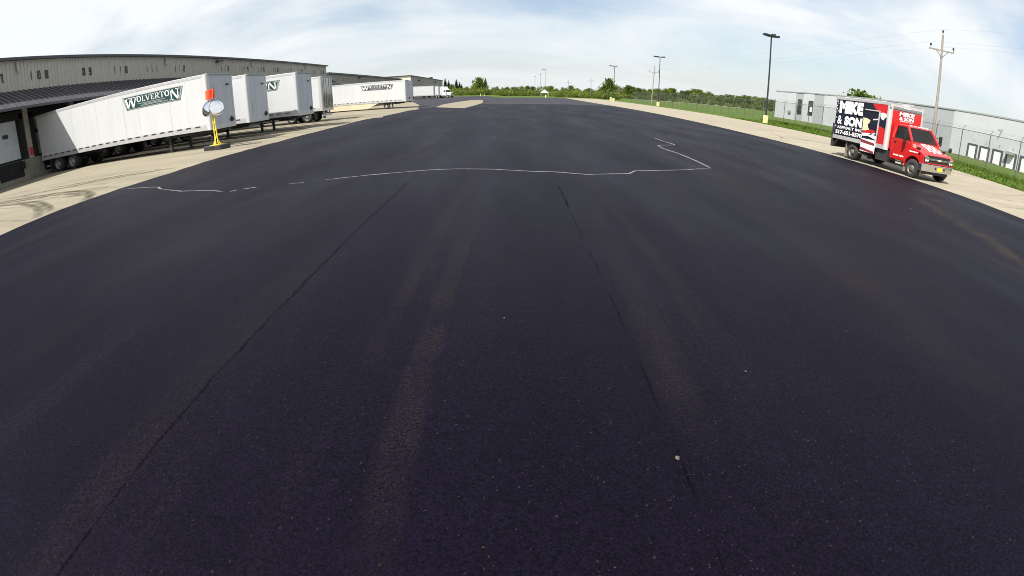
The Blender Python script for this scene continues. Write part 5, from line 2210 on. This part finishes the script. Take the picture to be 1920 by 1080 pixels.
# tree belt across the field on the right
TG = 'trees of the belt across the field'
az = 12.2
while az < 34:
    D = 415+R.uniform(-25, 35)
    k = R.choice(['b0', 'b1', 'b2', 'b2', 'b3', 'b3', 'b1'] if az < 20 else ['b0', 'b1', 'b2', 'b0', 'b2', 'b3'])
    x, y = pol(az, D)
    plant(k, x, y, R.uniform(.80, 1.08), {'b0': 'broad dark green tree in the long belt across the field', 'b1': 'narrow dark green tree in the long belt across the field',
             'b2': 'bright spring green tree in the long belt across the field', 'b3': 'thin pale budding tree in the long belt across the field'}[k],
          'tree', {'b0': 'broad dark trees of the field belt', 'b1': 'narrow dark trees of the field belt', 'b2': 'bright trees of the field belt', 'b3': 'pale budding trees of the field belt'}[k], R.uniform(.85, 1.1))
    az += R.uniform(.22, .42)
az = 12.5
while az < 33:
    x, y = pol(az, 392+R.uniform(-8, 8))
    plant(R.choice(['s1', 's1', 's0']), x, y, R.uniform(.8, 1.25), 'shrub at the foot of the field tree belt', 'shrub', 'shrubs at the foot of the tree belt')
    az += R.uniform(.6, 1.0)
# scrub at the end of the lot
az = -9.0
while az < 12.5:
    D = 350+R.uniform(-25, 30)-(60 if az > 5 else 0)
    x, y = pol(az, D)
    k = R.choice(['s0', 's0', 's2', 's1'])
    plant(k, x, y, R.uniform(.85, 1.35), {'s0': 'rounded bright green shrub in the scrub past the lot end', 's1': 'dark green shrub in the scrub past the lot end', 's2': 'wide spreading bright green shrub past the lot end'}[k],
          'shrub', {'s0': 'rounded shrubs past the lot end', 's1': 'dark shrubs past the lot end', 's2': 'spreading shrubs past the lot end'}[k])
    if R.random() < .55:
        x, y = pol(az+.2, D+60)
        plant(R.choice(['b0', 'b1', 'b2', 'b3']), x, y, R.uniform(.50, .80), 'small tree standing in the scrub past the lot end', 'tree', 'small trees in the scrub')
    az += R.uniform(.22, .40)


# far wooded rise
mb = MB()
for i in range(5200):
    a = R.uniform(-24, 36)
    D = R.uniform(640, 760)
    x, y = pol(a, D)
    h = 6.5+2.5*math.sin(a*.55)+1.6*math.sin(a*1.9+1)+1.0*math.sin(a*5.1)
    z = zfar(x, y)+R.uniform(0, max(3, h))**1.0
    s_ = R.uniform(.7, 1.7)
    n_ = Vector((R.gauss(0, 1), -1.0, R.gauss(.4, .8))).normalized()
    b = n_.orthogonal().normalized()*s_
    d = n_.cross(b)*R.uniform(.5, .9)
    c_ = Vector((x, y, z))
    mb.add([c_-b, c_-d, c_+b, c_+d], [(0, 1, 2, 3)])
o = mb.build('distant_wood', LEAF)
o['kind'] = 'stuff'
tag(o, 'low dark wood along the horizon', 'wood')

# white peaked shelter among the scrub
x, y = pol(3.85, 285)
tn = thing('shelter', (x, y, zfar(x, y)), 'small white peaked-roof shelter among the scrub past the lot end', 'shelter')
mb = MB()
mb.add([(-2.2, -2.2, 2.3), (2.2, -2.2, 2.3), (2.2, 2.2, 2.3), (-2.2, 2.2, 2.3), (0, 0, 4.1)], [(0, 1, 4), (1, 2, 4), (2, 3, 4), (3, 0, 4), (3, 2, 1, 0)])
mb.build('roof', TENT, tn)
for sx_ in (-2.1, 2.1):
    for sy_ in (-2.1, 2.1):
        mb = MB()
        mb.tube((sx_, sy_, -.1), (sx_, sy_, 2.32), .06)
        mb.build('post', TENT, tn)
